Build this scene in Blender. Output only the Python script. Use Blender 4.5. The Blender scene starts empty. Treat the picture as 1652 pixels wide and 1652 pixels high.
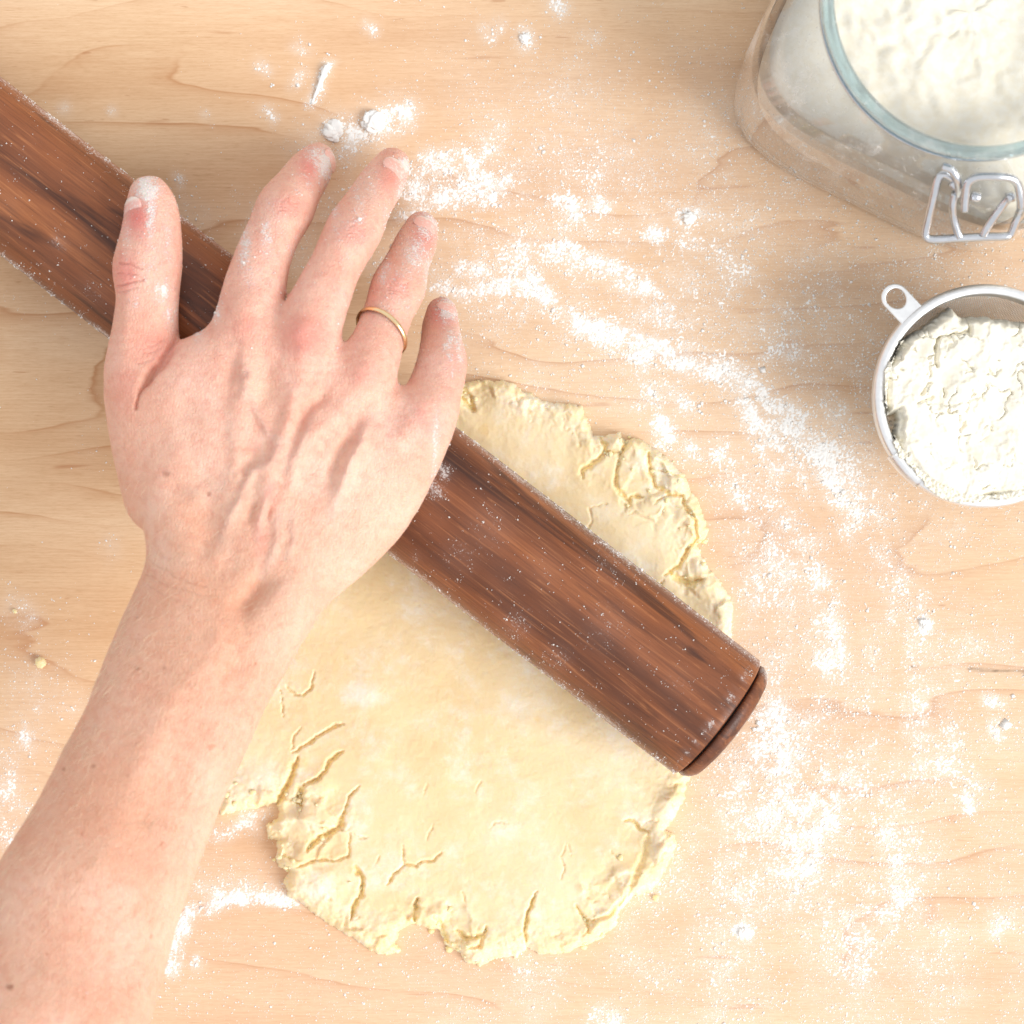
import bpy, bmesh, math, random
import numpy as np
from mathutils import Vector, Matrix

sc = bpy.context.scene
C = sc.collection
R = math.radians

# ------------------------------------------------------------------ camera, light, exposure
H = 0.80                      # camera height above the worktop
S0 = 0.38 / 1652.0            # metres per photo pixel on the worktop

def P(px, py, z=0.0):
    s = S0 * (1 - z / H)
    return Vector(((px - 826) * s, (826 - py) * s, z))

cam = bpy.data.cameras.new("camera")
cam.sensor_width = 24; cam.sensor_height = 24
cam.lens = 12 * H / 0.19
cam.clip_start = 0.01; cam.clip_end = 50
cam.dof.use_dof = True
cam.dof.focus_distance = H - 0.022
cam.dof.aperture_fstop = 6.3
camo = bpy.data.objects.new("camera", cam); C.objects.link(camo)
camo.location = (0, 0, H)
sc.camera = camo

world = bpy.data.worlds.new("World"); sc.world = world
world.use_nodes = True
bg = world.node_tree.nodes["Background"]
bg.inputs[0].default_value = (0.98, 0.985, 1.0, 1)
bg.inputs[1].default_value = 0.90

def area(name, loc, target, size, power, col):
    l = bpy.data.lights.new(name, 'AREA'); l.shape = 'RECTANGLE'
    l.size = size[0]; l.size_y = size[1]; l.energy = power; l.color = col
    o = bpy.data.objects.new(name, l); C.objects.link(o)
    o.location = loc
    o.rotation_euler = (Vector(target) - Vector(loc)).to_track_quat('-Z', 'Y').to_euler()
    return o
area("window_light", (7.6, -4.0, 6.0), (0, 0, 0), (6.2, 6.2), 1090, (1.0, 0.985, 0.955))

sc.view_settings.view_transform = 'Standard'
sc.view_settings.look = 'None'
sc.view_settings.exposure = 0.05
sc.view_settings.gamma = 1.0
sc.cycles.use_denoising = True
sc.cycles.max_bounces = 10
sc.cycles.transparent_max_bounces = 24
sc.cycles.caustics_reflective = False
sc.cycles.caustics_refractive = False

# ------------------------------------------------------------------ numpy noise
def _h(ix, iy, seed):
    h = (ix.astype(np.int64) * 374761393 + iy.astype(np.int64) * 668265263 + seed * 974634777) & 0xffffffff
    h = ((h ^ (h >> 13)) * 1274126177) & 0xffffffff
    return (h ^ (h >> 16)).astype(np.float64) / 4294967296.0

def perlin(x, y, seed=0):
    x0 = np.floor(x); y0 = np.floor(y); fx = x - x0; fy = y - y0
    u = fx * fx * fx * (fx * (fx * 6 - 15) + 10); v = fy * fy * fy * (fy * (fy * 6 - 15) + 10)
    def g(dx, dy):
        a = _h(x0 + dx, y0 + dy, seed) * 6.2831853
        return np.cos(a) * (fx - dx) + np.sin(a) * (fy - dy)
    n0 = g(0, 0) * (1 - u) + g(1, 0) * u
    n1 = g(0, 1) * (1 - u) + g(1, 1) * u
    return (n0 * (1 - v) + n1 * v) * 1.5

def fbm(x, y, seed=0, octv=4, gain=0.5):
    s = 0; a = 1; t = 0
    for i in range(octv):
        s = s + a * perlin(x * 2 ** i, y * 2 ** i, seed + i * 17); t += a; a *= gain
    return s / t

def worley(x, y, seed=0):
    """distance to the nearest and second nearest jittered point"""
    x0 = np.floor(x); y0 = np.floor(y)
    d1 = np.full(x.shape, 9.0); d2 = np.full(x.shape, 9.0)
    for i in (-1, 0, 1):
        for j in (-1, 0, 1):
            cx = x0 + i; cy = y0 + j
            px = cx + _h(cx, cy, seed); py = cy + _h(cx, cy, seed + 7)
            d = np.hypot(px - x, py - y)
            d2 = np.minimum(d2, np.maximum(d1, d)); d1 = np.minimum(d1, d)
    return d1, d2

def sstep(a, b, x):
    t = np.clip((x - a) / (b - a), 0, 1); return t * t * (3 - 2 * t)

def seg_dist(X, Y, a, b):
    vx, vy = b[0] - a[0], b[1] - a[1]
    t = np.clip(((X - a[0]) * vx + (Y - a[1]) * vy) / (vx * vx + vy * vy + 1e-9), 0, 1)
    return np.hypot(X - a[0] - t * vx, Y - a[1] - t * vy), t

def poly_dist(X, Y, pts):
    d = np.full(X.shape, 1e9)
    for a, b in zip(pts[:-1], pts[1:]):
        d = np.minimum(d, seg_dist(X, Y, a, b)[0])
    return d

def poly_sdf(X, Y, pts):
    """signed distance to a closed polygon, negative inside"""
    d = np.full(X.shape, 1e9); ins = np.zeros(X.shape, bool)
    n = len(pts)
    for i in range(n):
        a, b = pts[i], pts[(i + 1) % n]
        d = np.minimum(d, seg_dist(X, Y, a, b)[0])
        c = (a[1] > Y) != (b[1] > Y)
        if c.any():
            xi = (b[0] - a[0]) * (Y - a[1]) / (b[1] - a[1] + 1e-12) + a[0]
            ins ^= c & (X < xi)
    return np.where(ins, -d, d)

def catmull(pts, n, closed=False):
    pts = np.array(pts, float); m = len(pts); out = []
    rng = range(m) if closed else range(m - 1)
    for i in rng:
        if closed:
            p0, p1, p2, p3 = pts[(i - 1) % m], pts[i], pts[(i + 1) % m], pts[(i + 2) % m]
        else:
            p0, p1, p2, p3 = pts[max(i - 1, 0)], pts[i], pts[i + 1], pts[min(i + 2, m - 1)]
        for k in range(n):
            t = k / n
            out.append(0.5 * ((2 * p1) + (-p0 + p2) * t + (2 * p0 - 5 * p1 + 4 * p2 - p3) * t * t + (-p0 + 3 * p1 - 3 * p2 + p3) * t ** 3))
    if not closed: out.append(pts[-1])
    return np.array(out)

# ------------------------------------------------------------------ object helpers
def tag(o, label=None, cat=None, group=None, kind=None):
    if label: o['label'] = label
    if cat: o['category'] = cat
    if group: o['group'] = group
    if kind: o['kind'] = kind
    return o

def empty(name, loc=(0, 0, 0)):
    o = bpy.data.objects.new(name, None); o.empty_display_size = 0.01
    C.objects.link(o); o.location = loc
    return o

def make(name, verts, faces, mat, parent=None, smooth=True, attrs=None, loc=(0, 0, 0)):
    """one mesh object from arrays; verts are in world space and are stored relative to loc / the parent"""
    V = np.asarray(verts, np.float32)
    org = np.array(parent.location if parent else loc, np.float32)
    if parent is not None and parent.parent is not None:
        org = org + np.array(parent.parent.location, np.float32)
    V = V - org
    me = bpy.data.meshes.new(name)
    if isinstance(faces, np.ndarray):
        k = faces.shape[1]; nf = len(faces)
        me.vertices.add(len(V)); me.vertices.foreach_set("co", V.ravel())
        me.loops.add(nf * k); me.loops.foreach_set("vertex_index", faces.ravel().astype(np.int32))
        me.polygons.add(nf)
        me.polygons.foreach_set("loop_start", np.arange(0, nf * k, k, dtype=np.int32))
        me.update(calc_edges=True)
    else:
        me.from_pydata(V.tolist(), [], faces)
    if smooth:
        me.polygons.foreach_set("use_smooth", np.ones(len(me.polygons), bool))
    if attrs:
        for k, a in attrs.items():
            at = me.attributes.new(k, 'FLOAT', 'POINT'); at.data.foreach_set("value", np.asarray(a, np.float32))
    me.materials.append(mat)
    me.validate(); me.update()
    o = bpy.data.objects.new(name, me); C.objects.link(o)
    if parent: o.parent = parent
    else: o.location = loc
    return o

def grid_faces(mask, nx, ny):
    """quads of an ny x nx vertex grid where the cell mask is true, with compacted verts"""
    idx = np.arange(nx * ny).reshape(ny, nx)
    q = np.stack([idx[:-1, :-1], idx[:-1, 1:], idx[1:, 1:], idx[1:, :-1]], -1)[mask]
    used = np.unique(q); remap = np.zeros(nx * ny, np.int64); remap[used] = np.arange(len(used))
    return used, remap[q]

def tube(pts, rad, seg=10, closed=False, cap=True, flat=1.0):
    """swept tube; rad scalar or list"""
    pts = [Vector(p) for p in pts]; n = len(pts)
    rads = rad if hasattr(rad, '__len__') else [rad] * n
    V = []; F = []; up = None
    for i, p in enumerate(pts):
        a = pts[i - 1] if (i > 0 or closed) else pts[i]; b = pts[(i + 1) % n] if (i < n - 1 or closed) else pts[i]
        t = (b - a).normalized()
        if up is None:
            up = t.orthogonal().normalized()
            if abs(t.z) < 0.9: up = (Vector((0, 0, 1)) - t * t.z).normalized()
        else: up = (up - t * up.dot(t)).normalized()
        s = t.cross(up)
        for k in range(seg):
            an = 2 * math.pi * k / seg
            V.append(p + (up * math.sin(an) * flat + s * math.cos(an)) * rads[i])
    m = n if closed else n - 1
    for i in range(m):
        j = (i + 1) % n
        for k in range(seg):
            k2 = (k + 1) % seg
            F.append((i * seg + k, i * seg + k2, j * seg + k2, j * seg + k))
    if cap and not closed:
        F.append(tuple(range(seg - 1, -1, -1))); F.append(tuple((n - 1) * seg + k for k in range(seg)))
    return V, F

def merge(parts):
    V = []; F = []
    for v, f in parts:
        b = len(V); V += list(v); F += [tuple(i + b for i in q) for q in f]
    return V, F

# ------------------------------------------------------------------ node helpers
class NT:
    def __init__(s, name):
        s.m = bpy.data.materials.new(name); s.m.use_nodes = True
        s.t = s.m.node_tree; s.t.nodes.clear()
        s.out = s.t.nodes.new('ShaderNodeOutputMaterial')
    def n(s, kind, **kw):
        x = s.t.nodes.new('ShaderNode' + kind)
        for k, v in kw.items():
            setattr(x, k, v)
        return x
    def put(s, sock, v):
        if hasattr(v, 'is_output') or isinstance(v, bpy.types.NodeSocket): s.t.links.new(v, sock)
        elif isinstance(v, (tuple, list)):
            sock.default_value = tuple(v) + (1,) if (len(v) == 3 and sock.type == 'RGBA') else v
        else: sock.default_value = v
    def math(s, op, a, b=0.0, c=None, clamp=False):
        x = s.n('Math', operation=op, use_clamp=clamp); s.put(x.inputs[0], a); s.put(x.inputs[1], b)
        if c is not None: s.put(x.inputs[2], c)
        return x.outputs[0]
    def coords(s, scale=(1, 1, 1), rot=(0, 0, 0), loc=(0, 0, 0), kind='Object'):
        tc = s.n('TexCoord'); mp = s.n('Mapping'); s.t.links.new(tc.outputs[kind], mp.inputs[0])
        mp.inputs['Scale'].default_value = scale; mp.inputs['Rotation'].default_value = rot; mp.inputs['Location'].default_value = loc
        return mp.outputs[0]
    def noise(s, vec, scale, detail=3, rough=0.5, dist=0.0, lac=2.0):
        x = s.n('TexNoise'); s.put(x.inputs['Vector'], vec); s.put(x.inputs['Scale'], scale)
        x.inputs['Detail'].default_value = detail; x.inputs['Roughness'].default_value = rough; x.inputs['Distortion'].default_value = dist
        x.inputs['Lacunarity'].default_value = lac
        return x.outputs['Fac']
    def vor(s, vec, scale, feature='F1', out='Distance', rnd=1.0):
        x = s.n('TexVoronoi', feature=feature); s.put(x.inputs['Vector'], vec); x.inputs['Scale'].default_value = scale
        x.inputs['Randomness'].default_value = rnd
        return x.outputs[out]
    def ramp(s, fac, stops, interp='LINEAR'):
        x = s.n('ValToRGB'); s.put(x.inputs[0], fac); r = x.color_ramp; r.interpolation = interp
        while len(r.elements) < len(stops): r.elements.new(0.5)
        for e, (p, c) in zip(r.elements, stops):
            e.position = p; e.color = (c, c, c, 1) if not hasattr(c, '__len__') else tuple(c) + (1,)
        return x.outputs[0]
    def rng(s, v, a, b, c=0.0, d=1.0):
        x = s.n('MapRange', interpolation_type='SMOOTHSTEP'); s.put(x.inputs[0], v)
        for i, q in enumerate((a, b, c, d)): x.inputs[1 + i].default_value = q
        return x.outputs[0]
    def mix(s, fac, a, b, mode='MIX'):
        x = s.n('Mix', data_type='RGBA', blend_type=mode); s.put(x.inputs[0], fac); s.put(x.inputs[6], a); s.put(x.inputs[7], b)
        return x.outputs[2]
    def attr(s, name):
        return s.n('Attribute', attribute_name=name).outputs['Fac']
    def bump(s, h, strength=0.5, dist=0.001, normal=None):
        x = s.n('Bump'); s.put(x.inputs['Height'], h); x.inputs['Strength'].default_value = strength; x.inputs['Distance'].default_value = dist
        if normal is not None: s.put(x.inputs['Normal'], normal)
        return x.outputs[0]
    def bsdf(s, **kw):
        x = s.n('BsdfPrincipled')
        for k, v in kw.items():
            s.put(x.inputs[k.replace('_', ' ')], v)
        s.t.links.new(x.outputs[0], s.out.inputs[0])
        return x

def lin(r, g, b):
    f = lambda c: (c / 255 / 12.92) if c / 255 <= 0.04045 else ((c / 255 + 0.055) / 1.055) ** 2.4
    return (f(r), f(g), f(b))

# ------------------------------------------------------------------ materials
def mat_board():
    m = NT('maple_wood')
    P0 = m.coords()
    # slow warp field bends the year rings
    sx = m.coords(scale=(0.75, 2.2, 1))
    warp = m.noise(sx, 5.5, 2, 0.5)
    warp2 = m.noise(m.coords(scale=(2.2, 16, 1), loc=(3.1, 0, 0)), 5, 3, 0.55)
    sep = m.n('SeparateXYZ'); m.t.links.new(P0, sep.inputs[0])
    f = m.math('ADD', m.math('MULTIPLY', sep.outputs['Y'], 44.0), m.math('MULTIPLY', warp, 8.0))
    f = m.math('ADD', f, m.math('MULTIPLY', warp2, 0.55))
    fr = m.math('FRACT', f)
    line = m.ramp(fr, [(0.0, 0.0), (0.78, 0.16), (0.93, 0.5), (0.965, 1.0), (0.985, 0.25), (1.0, 0.0)])
    gate = m.rng(m.noise(m.coords(scale=(3, 10, 1), loc=(7, 2, 0)), 3.0, 2), 0.42, 0.62)
    line = m.math('MULTIPLY', line, m.math('ADD', m.math('MULTIPLY', gate, 0.8), 0.14))
    broad = m.noise(m.coords(scale=(1.2, 9, 1), loc=(1.7, 4, 0)), 3.2, 3, 0.5)
    # slow difference of tone between parts of the slab
    base = m.ramp(broad, [(0.28, lin(214, 174, 134)), (0.45, lin(228, 193, 155)), (0.58, lin(234, 201, 164)), (0.75, lin(240, 212, 178))])
    tone = m.noise(m.coords(loc=(5, 1, 0)), 4.5, 1)
    base = m.mix(m.rng(tone, 0.4, 0.65), base, m.mix(0.3, base, lin(237, 194, 164)))
    fib = m.noise(m.coords(scale=(7, 160, 1)), 9.0, 4, 0.65)
    fib2 = m.noise(m.coords(scale=(28, 320, 1)), 11.0, 2, 0.6)
    base = m.mix(m.rng(fib, 0.30, 0.72, 0.0, 0.52), base, m.mix(1.0, base, (0.80, 0.70, 0.60), 'MULTIPLY'))
    base = m.mix(m.rng(fib2, 0.42, 0.75, 0.0, 0.50), base, m.mix(1.0, base, (0.82, 0.74, 0.64), 'MULTIPLY'))
    base = m.mix(m.math('MULTIPLY', line, 0.85), base, lin(188, 132, 86))
    pore = m.noise(m.coords(scale=(110, 1500, 1)), 1.0, 2, 0.6)
    base = m.mix(m.rng(pore, 0.60, 0.74, 0, 0.35), base, m.mix(1.0, base, (0.74, 0.62, 0.50), 'MULTIPLY'))
    # mineral streaks and short flecks
    st = m.noise(m.coords(scale=(4, 42, 1), loc=(2, 9, 0)), 5.0, 2)
    base = m.mix(m.rng(st, 0.70, 0.78, 0.0, 0.5), base, lin(176, 112, 66))
    st2 = m.noise(m.coords(scale=(16, 90, 1), loc=(8, 3, 0)), 5.0, 2)
    base = m.mix(m.rng(st2, 0.70, 0.77, 0.0, 0.4), base, lin(170, 108, 64))
    mark = m.attr('stain')
    base = m.mix(m.math('MULTIPLY', mark, 0.8), base, lin(196, 126, 70))
    # thin dust rubbed into the surface
    dust = m.attr('dust')
    dn = m.noise(P0, 1300, 4, 0.75)
    dn2 = m.noise(P0, 110, 3, 0.6)
    df = m.math('ADD', m.math('MULTIPLY', dust, 0.85), m.math('MULTIPLY', m.math('SUBTRACT', dn2, 0.5), 0.7))
    df = m.math('SUBTRACT', df, m.math('MULTIPLY', m.math('SUBTRACT', dn, 0.38), 2.1))
    df = m.rng(df, -0.02, 0.72, 0.0, 0.72)
    df = m.math('MULTIPLY', df, m.rng(dust, 0.0, 0.16))
    df = m.math('MAXIMUM', df, m.math('MULTIPLY', dust, 0.38, clamp=True))
    base = m.mix(df, base, (0.86, 0.83, 0.78))
    base = m.mix(m.attr('crack'), base, lin(60, 36, 20))
    bh = m.math('ADD', m.math('MULTIPLY', fib, 0.5), m.math('MULTIPLY', df, 0.7))
    m.bsdf(Base_Color=base, Roughness=0.62, Normal=m.bump(bh, 0.22, 0.0004), Specular_IOR_Level=0.25)
    return m.m

def mat_flour(name='flour_powder', warm=0.0):
    m = NT(name)
    n = m.noise(m.coords(), 350, 4, 0.6)
    a = (0.94, 0.93, 0.905) if not warm else (0.92, 0.885, 0.775)
    b = (0.92, 0.905, 0.87) if not warm else (0.90, 0.84, 0.69)
    col = m.mix(m.rng(n, 0.35, 0.65), b, a)
    m.bsdf(Base_Color=col, Roughness=1.0, Specular_IOR_Level=0.05, Normal=m.bump(n, 0.16, 0.0005))
    return m.m

def mat_dough():
    m = NT('shortcrust_dough')
    c = m.coords()
    n1 = m.noise(c, 28, 4, 0.55); n2 = m.noise(c, 240, 4, 0.6); n3 = m.noise(c, 1400, 2, 0.6)
    col = m.ramp(n1, [(0.3, lin(231, 208, 164)), (0.5, lin(236, 216, 175)), (0.7, lin(240, 223, 188))])
    col = m.mix(m.attr('crumb'), col, lin(248, 228, 176))
    yel = m.rng(m.noise(c, 90, 2), 0.70, 0.76, 0, 0.35)
    col = m.mix(yel, col, lin(238, 206, 138))
    fl = m.attr('dust')
    f = m.math('SUBTRACT', m.math('ADD', fl, m.math('MULTIPLY', m.math('SUBTRACT', n2, 0.5), 0.9)), m.math('MULTIPLY', n3, 0.35))
    f = m.rng(f, -0.05, 0.75, 0.0, 0.82)
    col = m.mix(f, col, (0.88, 0.85, 0.77))
    bh = m.math('ADD', m.math('MULTIPLY', n2, 0.6), m.math('MULTIPLY', n3, 0.3))
    m.bsdf(Base_Color=col, Roughness=0.72, Specular_IOR_Level=0.22, Subsurface_Weight=0.6,
           Subsurface_Radius=(1.0, 0.75, 0.4), Subsurface_Scale=0.003, Normal=m.bump(bh, 0.35, 0.0005))
    return m.m

def mat_walnut(name='walnut_wood', dusty=True, endg=False):
    m = NT(name)   # object space: x runs along the pin
    c = m.coords(scale=(1, 1, 1))
    w = m.noise(m.coords(scale=(6, 40, 40)), 1.0, 3, 0.55, 0.6)
    f = m.noise(m.coords(scale=(22, 620, 620)), 1.0, 4, 0.65, 1.2)
    g = m.noise(m.coords(scale=(75, 2300, 2300)), 1.0, 2, 0.6)
    col = m.ramp(w, [(0.30, lin(82, 44, 27)), (0.42, lin(112, 63, 37)), (0.52, lin(138, 80, 47)), (0.62, lin(156, 94, 55)), (0.74, lin(114, 65, 39))])
    col = m.mix(m.rng(f, 0.44, 0.68, 0, 0.45), col, lin(84, 46, 29))
    col = m.mix(m.rng(f, 0.32, 0.44, 0.45, 0.0), col, lin(188, 124, 78))
    d = m.noise(m.coords(scale=(10, 90, 90), loc=(3, 1, 2)), 1.0, 4, 0.6, 0.8)
    col = m.mix(m.rng(d, 0.54, 0.66, 0, 0.72), col, lin(60, 34, 26))
    col = m.mix(m.rng(g, 0.58, 0.74, 0, 0.42), col, lin(52, 29, 20))
    if endg: col = m.mix(0.28, col, lin(52, 26, 22))
    bh = m.math('SUBTRACT', 1.0, m.rng(g, 0.56, 0.72))
    if dusty:
        du = m.attr('dust')
        s1 = m.noise(m.coords(scale=(1100, 1300, 1300)), 1.0, 3, 0.7)
        s2 = m.noise(m.coords(scale=(40, 70, 70)), 1.0, 3, 0.6)
        k = m.math('ADD', m.math('MULTIPLY', m.math('SUBTRACT', s2, 0.5), 1.1), m.math('MULTIPLY', m.math('SUBTRACT', s1, 0.5), 2.2))
        k = m.math('ADD', k, m.math('SUBTRACT', m.math('MULTIPLY', du, 1.15), 0.56))
        k = m.rng(k, 0.0, 0.6, 0.0, 0.62)
        veil = m.math('MULTIPLY', du, 0.07)
        col = m.mix(m.math('MAXIMUM', k, veil), col, (0.84, 0.80, 0.78))
    m.bsdf(Base_Color=col, Roughness=0.42, Specular_IOR_Level=0.35, Normal=m.bump(bh, 0.25, 0.0004))
    return m.m

def mat_skin():
    m = NT('skin')
    c = m.coords()
    n1 = m.noise(c, 55, 3, 0.55); n2 = m.noise(c, 320, 4, 0.6); n3 = m.noise(c, 1500, 2, 0.6)
    col = m.ramp(n1, [(0.3, lin(236, 184, 160)), (0.5, lin(241, 197, 174)), (0.7, lin(245, 208, 188))])
    col = m.mix(m.rng(n2, 0.42, 0.68, 0, 0.42), col, lin(224, 152, 130))
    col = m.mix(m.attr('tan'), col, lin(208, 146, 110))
    col = m.mix(m.math('MULTIPLY', m.attr('red'), m.math('ADD', 0.65, m.math('MULTIPLY', n1, 0.6))), col, lin(226, 120, 112))
    col = m.mix(m.math('MULTIPLY', m.attr('pale'), 0.8), col, lin(242, 208, 184))
    col = m.mix(m.math('MULTIPLY', m.attr('vein'), 0.30), col, lin(196, 168, 158))
    col = m.mix(m.attr('mole'), col, lin(150, 84, 62))
    # small freckles
    fk = m.rng(m.noise(c, 230, 1), 0.745, 0.775, 0, 0.45)
    col = m.mix(m.math('MULTIPLY', fk, m.attr('freckle')), col, lin(196, 122, 92))
    fl = m.attr('dust')
    f = m.math('ADD', m.math('SUBTRACT', fl, 0.36), m.math('ADD', m.math('MULTIPLY', m.math('SUBTRACT', n2, 0.5), 1.5), m.math('MULTIPLY', m.math('SUBTRACT', n3, 0.5), 1.6)))
    f = m.rng(f, 0.0, 0.55, 0.0, 0.85)
    f = m.math('MAXIMUM', f, m.math('MULTIPLY', fl, 0.20))
    col = m.mix(f, col, (0.87, 0.83, 0.80))
    # fine skin texture: crossing creases
    v1 = m.vor(m.coords(scale=(1, 1, 1)), 1300, 'DISTANCE_TO_EDGE')
    v2 = m.vor(m.coords(scale=(1, 0.45, 1), rot=(0, 0, R(25))), 900, 'DISTANCE_TO_EDGE')
    bh = m.math('ADD', m.math('MULTIPLY', m.rng(v1, 0, 0.25), 0.5), m.math('MULTIPLY', m.rng(v2, 0, 0.2), 0.6))
    bh = m.math('ADD', bh, m.math('MULTIPLY', n2, 0.9))
    bh = m.math('ADD', bh, m.math('MULTIPLY', f, 1.2))
    m.bsdf(Base_Color=col, Roughness=m.math('ADD', 0.50, m.math('MULTIPLY', f, 0.4)), Specular_IOR_Level=0.32,
           Subsurface_Weight=0.35, Subsurface_Radius=(1.0, 0.38, 0.22), Subsurface_Scale=0.0035,
           Normal=m.bump(bh, 0.75, 0.00030))
    return m.m

def simple(name, col, rough=0.5, metal=0.0, **kw):
    m = NT(name)
    n = m.noise(m.coords(), kw.pop('nscale', 300), 3, 0.6)
    amt = kw.pop('vary', 0.1)
    c = m.mix(m.rng(n, 0.3, 0.7), tuple(x * (1 - amt) for x in col), col)
    nb = kw.pop('nb', 0.0)
    if nb: kw['Normal'] = m.bump(n, nb, 0.0002)
    m.bsdf(Base_Color=c, Roughness=m.math('ADD', rough - 0.05, m.math('MULTIPLY', n, 0.1)), Metallic=metal, **kw)
    return m.m

def mat_glass(name, tint, tint_edge, smear=0.0, refl=1.0):
    """thin clear glass: see-through with Fresnel reflections and a tint that deepens at grazing angles"""
    m = NT(name)
    lw = m.n('LayerWeight'); lw.inputs['Blend'].default_value = 0.35
    fr = m.n('Fresnel'); fr.inputs['IOR'].default_value = 1.5
    tr = m.n('BsdfTransparent')
    m.put(tr.inputs[0], m.mix(m.rng(lw.outputs['Facing'], 0.25, 1.0), tint, tint_edge))
    gl = m.n('BsdfGlossy'); gl.inputs['Roughness'].default_value = 0.03; gl.inputs['Color'].default_value = (1, 1, 1, 1)
    h = m.noise(m.coords(), 60, 2)
    b = m.bump(h, 0.12, 0.001); m.put(gl.inputs['Normal'], b)
    mx = m.n('MixShader'); m.put(mx.inputs[0], m.math('MULTIPLY', fr.outputs[0], refl, clamp=True))
    m.t.links.new(tr.outputs[0], mx.inputs[1]); m.t.links.new(gl.outputs[0], mx.inputs[2])
    last = mx.outputs[0]
    if smear:
        # flour film and finger smears stuck to the glass
        d = m.n('BsdfDiffuse'); d.inputs[0].default_value = (0.85, 0.83, 0.79, 1)
        s = m.noise(m.coords(scale=(1, 1, 0.4)), 75, 4, 0.7, 0.4)
        s2 = m.noise(m.coords(), 700, 2, 0.6)
        k = m.math('ADD', m.rng(s, 0.52, 0.72, 0, smear), m.rng(s2, 0.62, 0.72, 0, smear * 1.2))
        k = m.math('MAXIMUM', m.math('ADD', k, smear * 0.22), m.attr('dust'), clamp=True)
        m2 = m.n('MixShader'); m.put(m2.inputs[0], k)
        m.t.links.new(last, m2.inputs[1]); m.t.links.new(d.outputs[0], m2.inputs[2]); last = m2.outputs[0]
    m.t.links.new(last, m.out.inputs[0])
    return m.m

def mat_nail():
    m = NT('fingernail')
    n = m.noise(m.coords(scale=(1, 1, 1)), 900, 3, 0.6)
    c = m.mix(m.attr('free_edge'), lin(236, 184, 172), lin(246, 232, 220))
    c = m.mix(m.rng(n, 0.50, 0.66, 0, 0.6), c, (0.86, 0.82, 0.79))
    m.bsdf(Base_Color=c, Roughness=0.3, Specular_IOR_Level=0.5, Subsurface_Weight=0.2, Subsurface_Radius=(1, .5, .4), Subsurface_Scale=0.001)
    return m.m

M = dict(
    board=mat_board(), flour=mat_flour(), flour_warm=mat_flour('flour_cream', 1), dough=mat_dough(),
    walnut=mat_walnut(), walnut_end=mat_walnut('walnut_cap_wood', endg=True), skin=mat_skin(),
    groove=simple('dark_gap', (0.02, 0.012, 0.01), 0.8),
    nail=mat_nail(),
    gold=simple('gold', (0.93, 0.72, 0.42), 0.2, 1.0, vary=0.05),
    steel=simple('polished_steel', (0.66, 0.68, 0.72), 0.22, 1.0, vary=0.08),
    alu=simple('brushed_steel', (0.93, 0.94, 0.95), 0.42, 1.0, vary=0.08, nb=0.1),
    wire=simple('mesh_wire', (0.90, 0.89, 0.86), 0.45, 0.3, vary=0.1),
    hair=simple('arm_hair', lin(250, 226, 196), 0.45, vary=0.2),
    glass=mat_glass('clear_glass', (1.0, 1.0, 0.995), (0.99, 0.99, 0.985), 0.26, 2.0),
    rim=mat_glass('thick_blue_green_glass', (0.46, 0.65, 0.73), (0.24, 0.40, 0.48), 0.06),
)

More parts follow.
